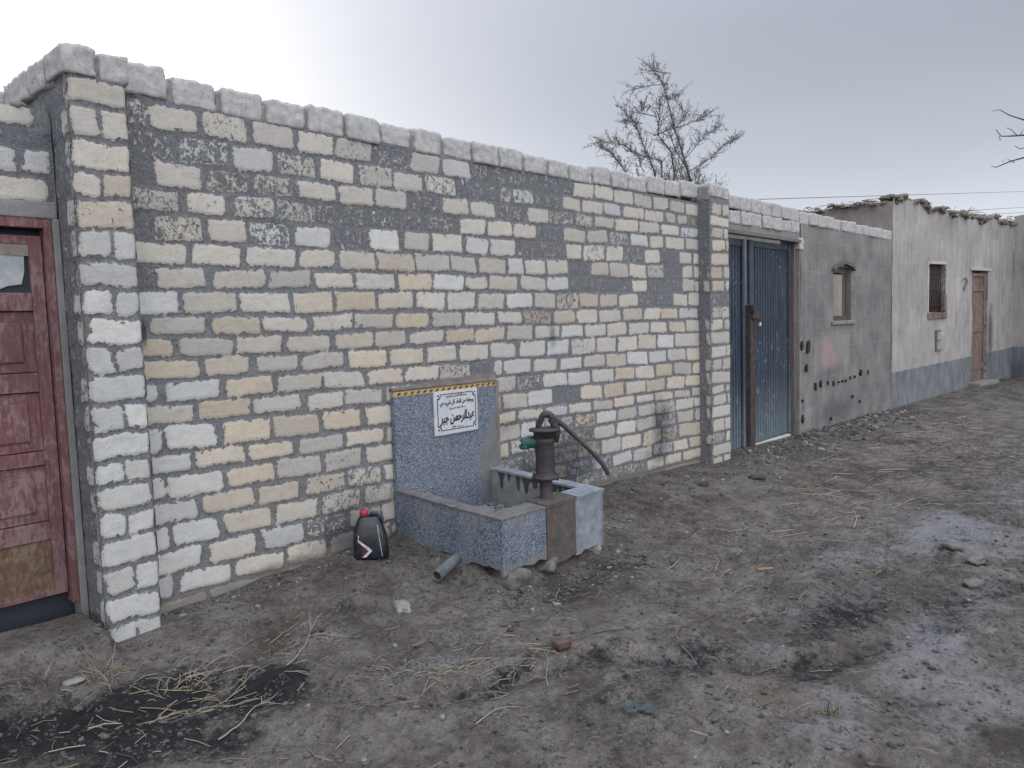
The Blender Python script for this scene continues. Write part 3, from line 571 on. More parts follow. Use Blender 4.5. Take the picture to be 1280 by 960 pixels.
def wood_mat(name, a, b, stretch=(9, 9, 0.7), sc=7, peel=None, peelamt=0.5, rough=0.7):
    m = Mat(name, rough, 0.3)
    n = m.noise(sc, 6, 0.65, stretch); f = m.noise(26, 5, 0.7, (2, 2, 0.8)); bl = m.noise(4.2, 6, 0.75)
    c = m.mix(m.step(n, 0.3, 0.7), a, b); c = m.mix(0.7, c, m.ramp(f, (0.3, 0.8), (0.7, 1.1)), 'MULTIPLY')
    if peel:
        k = m.step(m.math('ADD', m.math('MULTIPLY', bl, 0.55), m.math('MULTIPLY', f, 0.5)), 0.50 + (0.5 - peelamt) * 0.3, 0.60 + (0.5 - peelamt) * 0.3)
        c = m.mix(m.math('MULTIPLY', k, 0.5), c, peel)
    c = m.mix(m.math('MULTIPLY', m.step(m.noise(1.8, 4), 0.45, 0.75), 0.45), c, tuple(x * 0.5 for x in a))
    m.color(c); m.bump(m.math('ADD', n, f), 0.003, 0.8)
    return m.m
PALEWOOD = wood_mat('bleached_wood', (0.22, 0.20, 0.17), (0.32, 0.295, 0.26), peel=(0.25, 0.22, 0.19))
DARKWOOD = wood_mat('dark_wood', (0.06, 0.05, 0.045), (0.11, 0.09, 0.08))
m = MB(); m.box(11.2, 11.27, 0.05, 0.1, 1.36, 2.1); m.box(11.86, 11.92, 0.05, 0.1, 1.36, 2.1); m.box(11.27, 11.86, 0.05, 0.1, 2.04, 2.12); m.box(11.27, 11.86, 0.05, 0.1, 1.36, 1.42)
wf = m.done('window', DARKWOOD, gw)
m = MB(); m.box(11.275, 11.53, 0.045, 0.075, 1.425, 2.02, 0.003); m.box(11.54, 11.70, 0.05, 0.08, 1.425, 2.02, 0.003); m.done('shutter_and_shade', PALEWOOD, wf)
m = MB(); m.box(11.70, 11.86, 0.06, 0.09, 1.42, 2.04); m.done('shutter_and_shade', DARKWOOD, wf)  # dark strip painted as the shaded reveal beside the pale boards
m = MB(); m.box(11.1, 12.05, -0.035, 0.14, 1.30, 1.358, 0.012, jit=0.006); m.done('window_sill', CEMENT, gw)
# row of dark plugs painted as the shade in vent holes and knocked out spots
m = MB(); HOLESHADE = Mat('hole_shade', 0.95, 0.05); HOLESHADE.color((0.04, 0.038, 0.038))
rr = random.Random(9)
for (x, zc, rx, rz) in ((10.05, 1.06, .05, .085), (10.27, 1.02, .075, .11), (10.21, 0.76, .05, .07), (10.53, 0.49, .045, .075), (10.72, 0.50, .035, .055), (10.98, 0.50, .018, .04), (11.2, 0.48, .018, .04), (11.40, 0.48, .03, .022), (11.55, .485, .022, .03), (11.68, .48, .028, .03), (11.88, .50, .024, .03), (12.08, .51, .024, .024), (12.34, .555, .05, .065), (12.66, .53, .03, .045), (11.99, .22, .028, .028), (12.3, .12, .028, .025), (10.08, 0.34, .022, .025), (9.98 + .1, .1, .05, .06), (11.1, -0.02, .03, .03)):
    rx *= 0.8; rz *= 0.85; pts = [(x + rx * rr.uniform(0.6, 1.25) * math.cos(t), zc + rz * rr.uniform(0.6, 1.25) * math.sin(t)) for t in np.linspace(0, 6.28, 9)[:-1]]
    m.prism(pts, -0.024, 0.05)
m.done('vent_hole_shade', HOLESHADE.m, gw)
n_ = 14
coping('coping', gw, Vector((10.03, -0.008, 0)), Vector((1, 0, 0)), Vector((0, 1, 0)), [3.9 / 13] * 13, 0.155, 0.24, lambda s: 2.63, 15, gap=0.03)

# ------------------------------------------------------------------ block lintel and blue gate
lt = thing('gate_lintel', 'two rows of white upright blocks bedded in cement above the blue metal gate', 'lintel', (0, 0, 0))
m = MB(); m.box(7.76, 10.02, 0.0, 0.25, 2.43, 2.525, 0.006); m.box(7.76, 10.025, 0.012, 0.25, 2.525, 2.645, 0.004); m.done('beam', CEMENT, lt)
coping('lower_course', lt, Vector((7.765, -0.012, 0)), Vector((1, 0, 0)), Vector((0, 1, 0)), [0.282] * 8, 0.142, 0.10, lambda s: 2.500, 16, gap=0.03)
coping('upper_course', lt, Vector((7.77, -0.008, 0)), Vector((1, 0, 0)), Vector((0, 1, 0)), [0.281] * 8, 0.155, 0.24, lambda s: 2.640 + 0.03 * (1 - s / 2.3), 17, gap=0.03)
m = MB(); m.box(7.76, 10.02, -0.02, 0.02, 2.385, 2.425, 0.008, jit=0.008); m.done('timber', wood_mat('grey_timber', (0.16, 0.13, 0.12), (0.24, 0.20, 0.19), (0.5, 9, 9)), lt)
m = MB(); stone_block(m, Vector((9.985, -0.012, 2.30)), Vector((1, 0, 0)), Vector((0, 1, 0)), 0.13, 0.15, 0.06, 971); m.done('end_block', [BLOCK], lt)
def bluepaint():
    m = Mat('blue_painted_steel', 0.55, 0.4)
    n = m.noise(4, 5, 0.65, (2, 2, 0.6)); f = m.noise(60, 3); sc = m.noise(11, 6, 0.75, (3.0, 3.0, 0.8), dist=1.2); sc2 = m.noise(2.0, 3, 0.5)
    c = m.ramp(n, (0.3, (0.020, 0.031, 0.050)), (0.55, (0.031, 0.049, 0.074)), (0.75, (0.055, 0.080, 0.105)))
    c = m.mix(0.6, c, m.ramp(f, (0.3, 0.75), (0.7, 1.15)), 'MULTIPLY')
    sx = m.nt.nodes.new('ShaderNodeSeparateXYZ'); m.nt.links.new(m.pos(), sx.inputs[0])
    low = m.math('SUBTRACT', 1.0, m.step(sx.outputs[2], -0.1, 0.9))
    c = m.mix(m.math('MULTIPLY', low, m.math('MULTIPLY', m.noise(8, 4, 0.6, (4, 4, 0.5)), 0.9)), c, (0.20, 0.24, 0.26))
    k = m.math('MULTIPLY', m.step(sc, 0.585, 0.64), m.step(sc2, 0.46, 0.60))
    c = m.mix(m.math('MULTIPLY', k, 0.8), c, (0.42, 0.46, 0.50))
    ru = m.step(m.noise(6, 5, 0.7, (1, 1, 0.5)), 0.60, 0.70); c = m.mix(m.math('MULTIPLY', ru, 0.5), c, (0.09, 0.07, 0.065))
    m.color(c); m.rough(m.ramp(f, (0.3, 0.45), (0.7, 0.75))); m.bump(f, 0.002, 0.5)
    return m.m
BLUE = bluepaint()
RUST = cement_mat('rusty_iron', (0.045, 0.034, 0.033), (0.072, 0.052, 0.048), (0.11, 0.085, 0.08), 14)
gt = thing('metal_gate', 'blue ribbed steel double gate with scratched paint and a rusty centre post', 'gate', (0, 0, 0))
def ribbed(name, x0, x1, z0, z1, y=0.13):
    pts = []; x = x0; p = 0.075
    while x < x1 - 1e-4:
        for dx, dy in ((0, 0), (0.032, 0), (0.040, -0.018), (0.067, -0.018)):
            if x + dx <= x1: pts.append((x + dx, y + dy))
        x += p
    pts.append((x1, y)); nz = 12; V = []; F = []
    for (px, py) in pts:
        for k in range(nz + 1): V.append((px, py + 0.006 * (float(vn(px, k * 0.2, 1.5, 5)) - 0.5), z0 + (z1 - z0) * k / nz))
    for i in range(len(pts) - 1):
        for k in range(nz):
            a = i * (nz + 1) + k; F.append((a, a + nz + 1, a + nz + 2, a + 1))
    me = bpy.data.meshes.new(name); me.from_pydata(V, [], F); me.update()
    o = link(name, me, BLUE, gt); md = o.modifiers.new('s', 'SOLIDIFY'); md.thickness = 0.003; return o
lf = ribbed('left_leaf', 7.80, 8.66, -0.07, 2.36)
m = MB(); m.box(8.56, 8.615, 0.085, 0.11, -0.07, 2.36, 0.004); m.box(7.80, 8.56, 0.1, 0.111, 2.28, 2.36, 0.003); m.done('leaf_frame', BLUE, lf)
rl = ribbed('right_leaf', 8.84, 9.92, -0.06, 2.36)
m = MB(); m.box(9.88, 9.935, 0.085, 0.11, -0.06, 2.36, 0.004); m.box(8.86, 9.88, 0.1, 0.111, 2.29, 2.36, 0.003); m.done('leaf_frame', BLUE, rl)
m = MB(); m.box(8.86, 9.90, 0.07, 0.12, -0.155, -0.08, 0.004); m.box(7.9, 8.60, 0.07, 0.12, -0.15, -0.09, 0.004); m.done('bottom_rail', cement_mat('pale_steel', (0.36, 0.36, 0.36), (0.45, 0.45, 0.44), (0.55, 0.55, 0.54)), gt)
m = MB(); m.box(8.675, 8.80, 0.05, 0.115, -0.16, 1.60, 0.006); m.done('centre_post', RUST, gt)
m = MB(); m.box(8.69, 8.79, 0.06, 0.1, 1.60, 2.36, 0.004); m.done('meeting_bar', BLUE, gt)
m = MB(); m.box(8.69, 8.90, 0.015, 0.05, 1.44, 1.52, 0.006); m.box(8.66, 8.72, 0.0, 0.05, 1.52, 1.60, 0.01); m.tube([(8.80, 0.02, 1.44), (8.80, 0.0, 1.40), (8.84, 0.0, 1.40), (8.84, 0.02, 1.44)], 0.007, 6); m.done('bolt', RUST, gt)
m = MB(); m.box(8.82, 8.86, -0.005, 0.02, 1.35, 1.395, 0.008); m.done('padlock', cement_mat('worn_steel', (0.4, 0.4, 0.4), (0.5, 0.5, 0.5), (0.6, 0.6, 0.6)), gt)
FRW = wood_mat('brown_frame', (0.10, 0.08, 0.07), (0.17, 0.14, 0.125))
m = MB(); m.box(9.94, 10.008, 0.04, 0.14, -0.2, 2.385, 0.006); m.done('frame_post', FRW, gt)
m = MB(); m.box(7.76, 7.80, 0.04, 0.14, -0.2, 2.385, 0.004); m.done('frame_post', FRW, gt)
m = MB(); m.box(10.01, 10.05, -0.004, 0.26, -0.4, 2.425, 0.006, jit=0.003); m.done('wall_end', CEMENT, gw)

# ------------------------------------------------------------------ plastered house
def plaster_mat():
    m = Mat('aged_plaster', 0.93, 0.12)
    n = m.noise(1.6, 6, 0.62); f = m.noise(50, 4); st = m.noise(3.5, 5, 0.65, (2.5, 2.5, 0.35))
    c = m.ramp(n, (0.3, (0.27, 0.255, 0.243)), (0.52, (0.325, 0.31, 0.295)), (0.74, (0.39, 0.375, 0.355)))
    c = m.mix(0.75, c, m.ramp(st, (0.32, (0.72, 0.72, 0.73)), (0.62, (1.06, 1.05, 1.04))), 'MULTIPLY')
    s = m.attr('soot_dark'); s2 = m.step(m.math('ADD', s, m.math('MULTIPLY', m.math('SUBTRACT', m.noise(7, 5, 0.7), 0.5), 0.7)), 0.3, 1.0)
    d = m.attr('dado'); dd = m.step(m.math('ADD', d, m.math('MULTIPLY', m.math('SUBTRACT', m.noise(12, 4), 0.5), 0.03)), -0.004, 0.004)
    dc = m.ramp(m.noise(4, 6, 0.7, (1.5, 1.5, 0.6)), (0.3, (0.105, 0.118, 0.130)), (0.5, (0.150, 0.163, 0.175)), (0.72, (0.23, 0.235, 0.24)))
    c = m.mix(dd, c, dc)
    c = m.mix(m.math('MULTIPLY', s2, 0.85), c, (0.07, 0.07, 0.074))
    m.color(c); m.bump(m.math('ADD', n, m.math('MULTIPLY', f, 0.3)), 0.02, 0.6); return m.m
PLASTER = plaster_mat()
HA = R_(-7.5)
hs = thing('plastered_house', 'low plastered house with grey blue painted base, barred window and ragged thatch roof edge', 'house', (13.75, 0, 0), HA)
def htop(x): return 3.31 + 0.05 * (vn(x, x * 0, 2.3, 9) - 0.5) - 0.10 * ss(1.1, 1.6, x) * fbm(x, x * 0 + 3, 3.0, 3, 4) * 1.6
pierced_face('front_wall', hs, 0.10, 5.95, -0.4, htop, [(1.55, 2.3, 1.42, 2.28), (3.6, 4.42, -0.4, 2.2)], PLASTER, 0.07,
    fields=dict(dado=lambda X, Z: (0.435 + 0.028 * X) - Z, soot_dark=lambda X, Z: 0.95 * g_(X, Z, 4.62, 0.95, 0.22, 0.75) + 0.35 * g_(X, Z, 3.5, 0.8, 0.25, 0.6) + 0.45 * g_(X, Z, 2.9, -0.1, 3, 0.14) + 0.3 * g_(X, Z, 5.4, 2.6, 0.2, 0.7)), amp=0.03, reveal=0.2)
pierced_face('side_wall', hs, 0.0, 4.5, -0.4, lambda x: 3.27 + 0.06 * (vn(x, x * 0, 3, 2) - 0.5), [], cement_mat('mud_wall', (0.20, 0.175, 0.16), (0.26, 0.23, 0.21), (0.32, 0.29, 0.27)), 0.08, plane=lambda X, Z, d: (0.10 - d, 4.5 - X, Z), fields=dict(soot_dark=lambda X, Z: X * 0), amp=0.02)
m = MB(); m.box(0.14, 1.5, 0.06, 0.3, -0.4, 3.24); m.box(2.35, 3.55, 0.06, 0.3, -0.4, 3.2); m.box(4.47, 5.9, 0.06, 0.3, -0.4, 3.2); m.box(1.5, 2.35, 0.06, 0.3, -0.4, 1.40); m.box(1.5, 2.35, 0.06, 0.3, 2.3, 3.2); m.box(3.55, 4.47, 0.06, 0.3, 2.22, 3.2)
m.box(1.5, 4.47, 0.31, 0.4, -0.4, 3.1); m.box(0.14, 5.9, 0.42, 4.4, -0.4, 3.15); m.done('house_core', CEMENT, hs)
# window: bars, frame, broken brick sill
m = MB(); m.box(1.555, 2.295, 0.10, 0.14, 1.42, 2.28); 
wn = m.done('window', DARKWOOD, hs)
m = MB()
for i in range(9): m.tube([(1.60 + i * 0.08, 0.06, 1.43), (1.60 + i * 0.08, 0.06, 2.27)], 0.011, 6)
for zc in (1.55, 1.85, 2.14): m.box(1.56, 2.29, 0.062, 0.072, zc - 0.015, zc + 0.015)
m.done('window_bars', RUST, wn)
m = MB(); m.box(1.50, 1.553, -0.012, 0.1, 1.42, 2.33, 0.006); m.box(1.553, 2.36, -0.012, 0.1, 2.282, 2.33, 0.006); m.done('window_surround', cement_mat('pale_plaster', (0.36, 0.35, 0.34), (0.42, 0.41, 0.40), (0.48, 0.47, 0.46)), wn)
BRICKRED = cement_mat('red_brick', (0.12, 0.088, 0.078), (0.17, 0.125, 0.11), (0.23, 0.185, 0.165), 12)
m = MB()
for i in range(4): m.box(1.5 + i * 0.215, 1.5 + i * 0.215 + 0.2, -0.022, 0.1, 1.30, 1.415, 0.012, jit=0.008)
m.box(2.24, 2.33, -0.012, 0.09, 1.42, 1.75, 0.02, jit=0.015); m.done('brick_sill', BRICKRED, hs)
OLDDOOR = wood_mat('weathered_brown_door', (0.13, 0.085, 0.07), (0.21, 0.15, 0.125), peel=(0.30, 0.25, 0.22), peelamt=0.45)
m = MB(); m.box(3.62, 3.69, 0.03, 0.10, -0.1, 2.16, 0.005); m.box(4.34, 4.41, 0.03, 0.10, -0.1, 2.16, 0.005); m.box(3.69, 4.34, 0.03, 0.10, 2.09, 2.16, 0.005); dr = m.done('door', OLDDOOR, hs)
m = MB(); 
for i in range(5): m.box(3.70 + i * 0.128, 3.70 + i * 0.128 + 0.122, 0.055, 0.085, -0.06 + 0.01 * (i % 2), 2.085, 0.004)
for zc in (0.25, 1.0, 1.8): m.box(3.71, 4.33, 0.035, 0.056, zc, zc + 0.11, 0.005)
m.done('door_leaf', OLDDOOR, dr)
m = MB(); m.tube([(4.28, 0.03, 1.04), (4.28, 0.0, 1.06), (4.28, 0.0, 1.14), (4.28, 0.03, 1.16)], 0.008, 6); m.done('door_handle', RUST, dr)
m = MB(); m.box(3.52, 4.55, -0.02, 0.1, 2.203, 2.25, 0.01, jit=0.006); m.done('door_lintel', cement_mat('lintel_plaster', (0.34, 0.33, 0.32), (0.42, 0.41, 0.40), (0.50, 0.49, 0.48)), hs)
m = MB(); m.box(3.5, 4.5, -0.22, 0.05, -0.25, 0.02, 0.03, jit=0.02); m.done('doorstep', CEMENT, hs)
PAINTK = Mat('dark_paint', 0.9, 0.1); PAINTK.color((0.15, 0.145, 0.15))
m = MB()
for (a, b, c_, d_) in ((1.86, 1.89, 0.72, 1.10), (1.89, 2.08, 1.075, 1.10), (1.89, 2.03, 0.90, 0.925), (1.89, 2.10, 0.72, 0.745)): m.box(a, b, -0.034, -0.010, c_, d_, 0.003)
m.done('wall_mark', PAINTK.m, hs); m = MB()
m.tube([(3.12, -0.022, 2.02), (3.22, -0.022, 2.06), (3.28, -0.022, 1.97), (3.18, -0.022, 1.88), (3.14, -0.022, 1.82)], 0.014, 5)
m.done('wall_mark', PAINTK.m, hs)
THATCH = cement_mat('mud_and_straw', (0.12, 0.10, 0.088), (0.20, 0.172, 0.148), (0.30, 0.262, 0.22), 9)
rb = MB(); rr = random.Random(77)
for i in range(300):
    x = rr.uniform(1.15, 5.95) if i < 260 else rr.uniform(0.1, 1.2); zz = float(htop(np.array(x))) + rr.uniform(-0.05, 0.05) + (0.03 if x < 3.2 else 0)
    rock_bm(rb, (x, rr.uniform(-0.035, 0.25), zz - (0.03 if i >= 260 else 0)), (rr.uniform(0.05, 0.16), rr.uniform(0.03, 0.06), rr.uniform(0.02, 0.05)), i, 2, 0.3)
for i in range(60):
    rock_bm(rb, (rr.uniform(0.0, 0.3), rr.uniform(0.0, 2.6), 3.27 + rr.uniform(-0.03, 0.04)), (0.06, rr.uniform(0.05, 0.12), rr.uniform(0.02, 0.04)), 500 + i, 1, 0.4)
for i in range(190):
    if i < 120: p = Vector((rr.uniform(0.9, 5.9), rr.uniform(-0.09, 0.25), 3.27 + rr.uniform(-0.03, 0.09)))
    else: p = Vector((rr.uniform(-0.06, 0.4), rr.uniform(-0.02, 2.6), 3.30 + rr.uniform(-0.03, 0.05)))
    d = Vector((rr.uniform(-1, 1), rr.uniform(-1, 1), rr.uniform(-0.25, 0.08))).normalized() * rr.uniform(0.03, 0.12)
    rb.tube([p - d, p + d * 0.1 + Vector((0, 0, 0.01)), p + d], [0.005, 0.005, 0.002], 4, False)
rb.done('thatch_edge', THATCH, hs)

pw = thing('plastered_wall', 'plain plastered wall with a dark painted base jutting towards the street at the far end', 'wall', (13.75, 0, 0), HA)
pierced_face('street_face', pw, 0.0, 4.2, -0.4, lambda x: 3.38 + 0.02 * np.sin(x * 5), [], PLASTER, 0.08, plane=lambda X, Z, d: (5.90 - d, -X, Z), fields=dict(dado=lambda X, Z: 0.62 - Z, soot_dark=lambda X, Z: 0.5 * ss(0.6, 0.2, Z) + 0.25 * ss(0.35, 0.0, X)), amp=0.02)  # darker towards the base and the inner corner
m = MB(); m.box(5.93, 6.2, -4.2, -0.002, -0.4, 3.36); m.box(5.96, 6.2, 0.0, 4.4, -0.4, 3.3); m.done('wall_core', PLASTER, pw)

# ------------------------------------------------------------------ ground
RUT = [(-1.5, 0.3), (0.3, -0.30), (0.78, -0.58), (1.32, -0.78), (1.79, -1.11), (2.13, -1.60), (2.66, -1.84), (3.06, -2.34), (3.30, -2.70), (3.96, -2.93), (5.22, -3.23), (8, -3.9)]
def seg_dist(X, Y, pl):
    d = np.full(X.shape, 99.0)
    for (ax, ay), (bx, by) in zip(pl, pl[1:]):
        vx, vy = bx - ax, by - ay; t = np.clip(((X - ax) * vx + (Y - ay) * vy) / (vx * vx + vy * vy), 0, 1)
        d = np.minimum(d, np.hypot(X - ax - t * vx, Y - ay - t * vy))
    return d
def gheight(X, Y, fine=True):
    foot = ground_foot(X)
    drop = np.interp(X, [0, 1, 3, 6, 8, 12, 20], [0.06, 0.08, 0.14, 0.11, 0.06, 0.03, 0.02])
    h = foot - drop * ss(0.05, -1.1, Y)
    Xw = X + 0.25 * (fbm(X, Y, 1.3, 3, 31) - 0.5); Yw = Y + 0.25 * (fbm(X, Y, 1.3, 3, 32) - 0.5)
    amp = 0.35 + 0.65 * ss(-0.1, -0.6, Y)
    h = h + 0.075 * (fbm(X, Y, 0.9, 3, 33) - 0.5) * ss(-0.2, -1.4, Y)
    lump = fbm(X, Y, 3.2, 4, 34, 0.55)
    h = h + amp * 0.060 * (lump - 0.5)
    r = np.abs(fbm(Xw, Yw, 6.5, 3, 36) - 0.5) * 2
    rough = ss(0.42, 0.62, fbm(X, Y, 1.1, 3, 37))
    rough = np.maximum(rough, 0.75 * ss(-1.5, -2.2, Y) * ss(9, 5, X))
    h = h + amp * rough * 0.048 * (0.5 - r)
    h = h + amp * 0.020 * (fbm(X, Y, 15, 4, 38, 0.65) - 0.5) * (0.5 + rough) + amp * 0.006 * (vn(X, Y, 52, 44) - 0.5)
    d = seg_dist(Xw, Yw, RUT); wv = 0.5 + fbm(X, Y, 1.6, 2, 39)
    h = h - 0.030 * np.exp(-(d / (0.08 * wv)) ** 2) + 0.015 * np.exp(-((d - 0.17) / 0.07) ** 2)
    # mud step below the wooden door
    led = ss(1.40, 1.30, X + 0.05 * (lump - 0.5)) * ss(-0.36, -0.22, Y + 0.06 * (lump - 0.5))
    led2 = ss(1.38, 1.28, X) * ss(-0.55, -0.42, Y + 0.08 * (lump - 0.5))
    h = h + 0.085 * led + 0.045 * led2
    h = h - 0.16 * ss(0.035, 0.06, Y) * (X < 1.36) * (X > 0.1) * (Y < 0.4)
    # heap of dirt drifted against the yard walls
    heap = np.exp(-((Y + 0.25) / 0.28) ** 2) * ss(7.9, 9.8, X) * ss(13.8, 12.5, X)
    h = h + heap * 0.07 * fbm(X, Y, 2.0, 3, 40)
    heap2 = np.exp(-(((X - 3.95) / 0.5) ** 2 + ((Y + 1.25) / 0.18) ** 2)); h = h + 0.02 * heap2
    h = h + 0.075 * ss(3.12, 3.26, X) * ss(4.28, 4.12, X) * ss(-1.0, -0.86, Y + 0.06 * (lump - 0.5)) * (Y < 0.1)
    # worn hollow where the trough drains
    h = h - 0.05 * np.exp(-(((X - 3.45) / 0.35) ** 2 + ((Y + 1.22) / 0.16) ** 2)) - 0.03 * np.exp(-(((X - 3.1) / 0.2) ** 2 + ((Y + 0.7) / 0.3) ** 2))
    return h, lump, rough, d
def axis(segs):
    out = []
    for a, b, s0, s1 in segs:
        x = a
        while x < b - 1e-6:
            out.append(x); t = (x - a) / (b - a); x += s0 + (s1 - s0) * t
    return np.array(out + [segs[-1][1]])
gx = axis([(-150, -6, 14, 3), (-6, 0.3, 1.0, 0.03), (0.3, 5.2, 0.0125, 0.0135), (5.2, 9.5, 0.015, 0.03), (9.5, 22, 0.035, 0.12), (22, 60, 0.3, 6), (60, 260, 8, 40)])
gy = axis([(-150, -12, 14, 3), (-12, -4.6, 1.0, 0.08), (-4.6, -3.3, 0.05, 0.02), (-3.3, -0.4, 0.0135, 0.0125), (-0.4, 0.14, 0.0125, 0.02), (0.14, 6, 0.1, 1.5), (6, 160, 3, 40)])
GX, GY = np.meshgrid(gx, gy, indexing='ij')
GH, lump, roughf, dr_ = gheight(GX, GY)
me = grid_mesh('ground', np.stack([GX.ravel(), GY.ravel(), GH.ravel()], 1), len(gx), len(gy))
def blob(pts, X=GX, Y=GY): 
    r = np.zeros(X.shape)
    for (x, y, a, b, v) in pts: r = np.maximum(r, v * np.exp(-(((X - x) / a) ** 2 + ((Y - y) / b) ** 2)))
    return r
damp = blob([(1.28, -0.76, .36, .22, 1.3), (1.62, -1.02, .26, .22, 1.3), (0.93, -0.76, .38, .22, 1.3), (0.6, -0.62, .4, .3, 1.1), (1.76, -0.98, .15, .12, 1.35), (1.15, -1.0, .3, .2, 1.2), (1.36, -1.2, .2, .14, .9), (3.5, -1.25, .4, .17, .62), (3.95, -1.22, .35, .2, .55), (3.0, -2.3, .35, .15, .75), (3.25, -2.72, .3, .12, .85), (4.0, -2.62, .55, .22, .85), (3.7, -2.35, .3, .12, .6), (2.5, -2.2, .3, .06, .6), (5.6, -2.75, .5, .1, .7), (2.75, -1.95, .25, .12, .7), (3.9, -1.7, .3, .12, .45), (5.2, -1.9, .8, .2, .3), (4.6, -2.9, .5, .12, .5), (2.35, -1.75, .3, .08, .8), (1.9, -1.5, .3, .08, .5), (3.1, -0.35, .15, .25, .5), (3.12, -0.75, .12, .25, .45), (3.3, -1.08, .3, .08, .6), (4.3, -0.7, .1, .3, .4), (2.9, -.12, .25, .08, .45)])
damp = np.maximum(damp, 0.62 * np.exp(-(dr_ / 0.09) ** 2) * ss(0.2, 0.6, fbm(GX, GY, 1.7, 2, 50)) * (GX > 0.2))
pale = blob([(6.09, -2.66, .7, .45, 1.0), (5.2, -2.3, .9, .4, .5), (4.33, -2.5, .5, .25, .55), (3.95, -3.05, .5, .2, .9), (4.7, -3.1, .6, .2, .7), (2.36, -1.43, .2, .1, .85), (2.15, -1.35, .15, .12, .6), (3.35, -2.5, .25, .15, .6), (2.9, -2.95, .4, .2, .55), (2.1, -.75, .5, .2, .25), (7.5, -3.0, 1.0, .5, .7), (3.4, -3.3, .5, .3, .6), (5.6, -1.3, 1.5, .35, .25), (1.2, -.25, .3, .1, .5), (2.7, -1.2, .8, .2, .3), (2.05, -1.9, .5, .15, .35), (13, -2.5, 3, .5, .5)])
brown = blob([(3.02, -2.60, .12, .16, 1.3), (2.90, -2.75, .10, .2, 1.2), (9.5, -1.2, 2.5, .35, .6), (12, -1.6, 3, .4, .5), (1.15, -.38, .2, .08, .7), (7.2, -1.6, 1, .3, .5), (4.9, -.55, .5, .15, .4), (3.5, -1.4, .4, .1, .6), (2.6, -1.0, .5, .15, .4), (1.5, -.35, .35, .12, .6), (5.5, -1.1, 1.2, .3, .5), (2.75, -1.85, .08, .06, .7)])
for nm, v in (('damp', damp), ('pale', pale), ('brown', brown), ('lump', lump), ('roughf', roughf)):
    a = me.attributes.new(nm, 'FLOAT', 'POINT'); a.data.foreach_set('value', v.astype(np.float32).ravel())
def ground_mat():
    m = Mat('trodden_earth', 0.95, 0.12)
    big = m.noise(0.9, 5, 0.6); mid = m.noise(4.5, 6, 0.68); fine = m.noise(28, 5, 0.7); grit = m.noise(130, 3, 0.65); st = m.noise(9, 5, 0.65, (0.5, 1.6, 1))
    c = m.ramp(m.math('ADD', m.math('MULTIPLY', mid, 0.6), m.math('MULTIPLY', big, 0.4)), (0.38, (0.071, 0.061, 0.055)), (0.49, (0.134, 0.118, 0.107)), (0.59, (0.194, 0.176, 0.163)))
    c = m.mix(0.8, c, m.ramp(fine, (0.30, (0.50, 0.50, 0.52)), (0.5, (1.0, 1.0, 1.0)), (0.70, (1.38, 1.36, 1.32))), 'MULTIPLY')
    c = m.mix(0.9, c, m.ramp(grit, (0.3, 0.72), (0.7, 1.2)), 'MULTIPLY')
    nz_ = m.math('MULTIPLY', m.math('SUBTRACT', m.math('ADD', m.math('MULTIPLY', mid, 0.6), m.math('MULTIPLY', fine, 0.4)), 0.5), 1.9)
    p = m.step(m.math('ADD', m.attr('pale'), nz_), 0.22, 0.95); c = m.mix(m.math('MULTIPLY', p, 0.72), c, (0.240, 0.240, 0.252))
    b = m.step(m.math('ADD', m.attr('brown'), nz_), 0.3, 0.9); c = m.mix(m.math('MULTIPLY', b, 0.6), c, (0.19, 0.148, 0.122))
    sp = m.step(m.noise(19, 6, 0.75, (0.7, 1.3, 1)), 0.585, 0.66); c = m.mix(m.math('MULTIPLY', sp, m.math('ADD', 0.25, m.math('MULTIPLY', m.attr('roughf'), 0.5))), c, (0.033, 0.029, 0.028))
    wh = m.step(m.noise(41, 5, 0.7), 0.65, 0.70); c = m.mix(m.math('MULTIPLY', wh, 0.25), c, (0.24, 0.235, 0.23))
    nd_ = m.math('MULTIPLY', m.math('SUBTRACT', m.noise(13, 7, 0.78), 0.5), 2.6); d = m.step(m.math('ADD', m.attr('damp'), m.math('ADD', m.math('MULTIPLY', nz_, 0.5), nd_)), 0.28, 0.92)
    dc = m.ramp(fine, (0.3, (0.009, 0.009, 0.011)), (0.6, (0.019, 0.019, 0.022)), (0.8, (0.048, 0.046, 0.048)))
    c = m.mix(m.math('MULTIPLY', d, 0.93), c, dc)
    cv = m.voro(85, out='Color', stretch=(1, 1, 1)); cs = m.nt.nodes.new('ShaderNodeSeparateColor'); m.nt.links.new(cv, cs.inputs[0])
    cr_m = m.math('MULTIPLY', m.step(cs.outputs[0], 0.72, 0.76), m.step(m.noise(6, 4, 0.7), 0.46, 0.56))
    c = m.mix(m.math('MULTIPLY', cr_m, 0.55), c, m.mix(m.step(cs.outputs[1], 0.45, 0.55), (0.030, 0.027, 0.026), (0.19, 0.18, 0.17)))
    m.color(c); m.rough(m.ramp(d, (0, 0.96), (1, 0.8)))
    h = m.math('ADD', m.math('MULTIPLY', mid, 1.0), m.math('MULTIPLY', fine, 0.55)); h = m.math('ADD', h, m.math('MULTIPLY', grit, 0.22)); h = m.math('ADD', h, m.math('MULTIPLY', cr_m, 0.12)); h = m.math('ADD', h, m.math('MULTIPLY', m.noise(14, 6, 0.75), 0.5)); h = m.math('ADD', h, m.math('MULTIPLY', st, 0.4))
    m.bump(h, 0.045, 1.0); return m.m
link('ground', me, ground_mat(), smooth=True)['kind'] = 'structure'
def gz(x, y):
    return float(gheight(np.array([[float(x)]]), np.array([[float(y)]]))[0][0, 0])
def gza(x, y): return gheight(np.asarray(x, float)[:, None], np.asarray(y, float)[:, None])[0][:, 0]

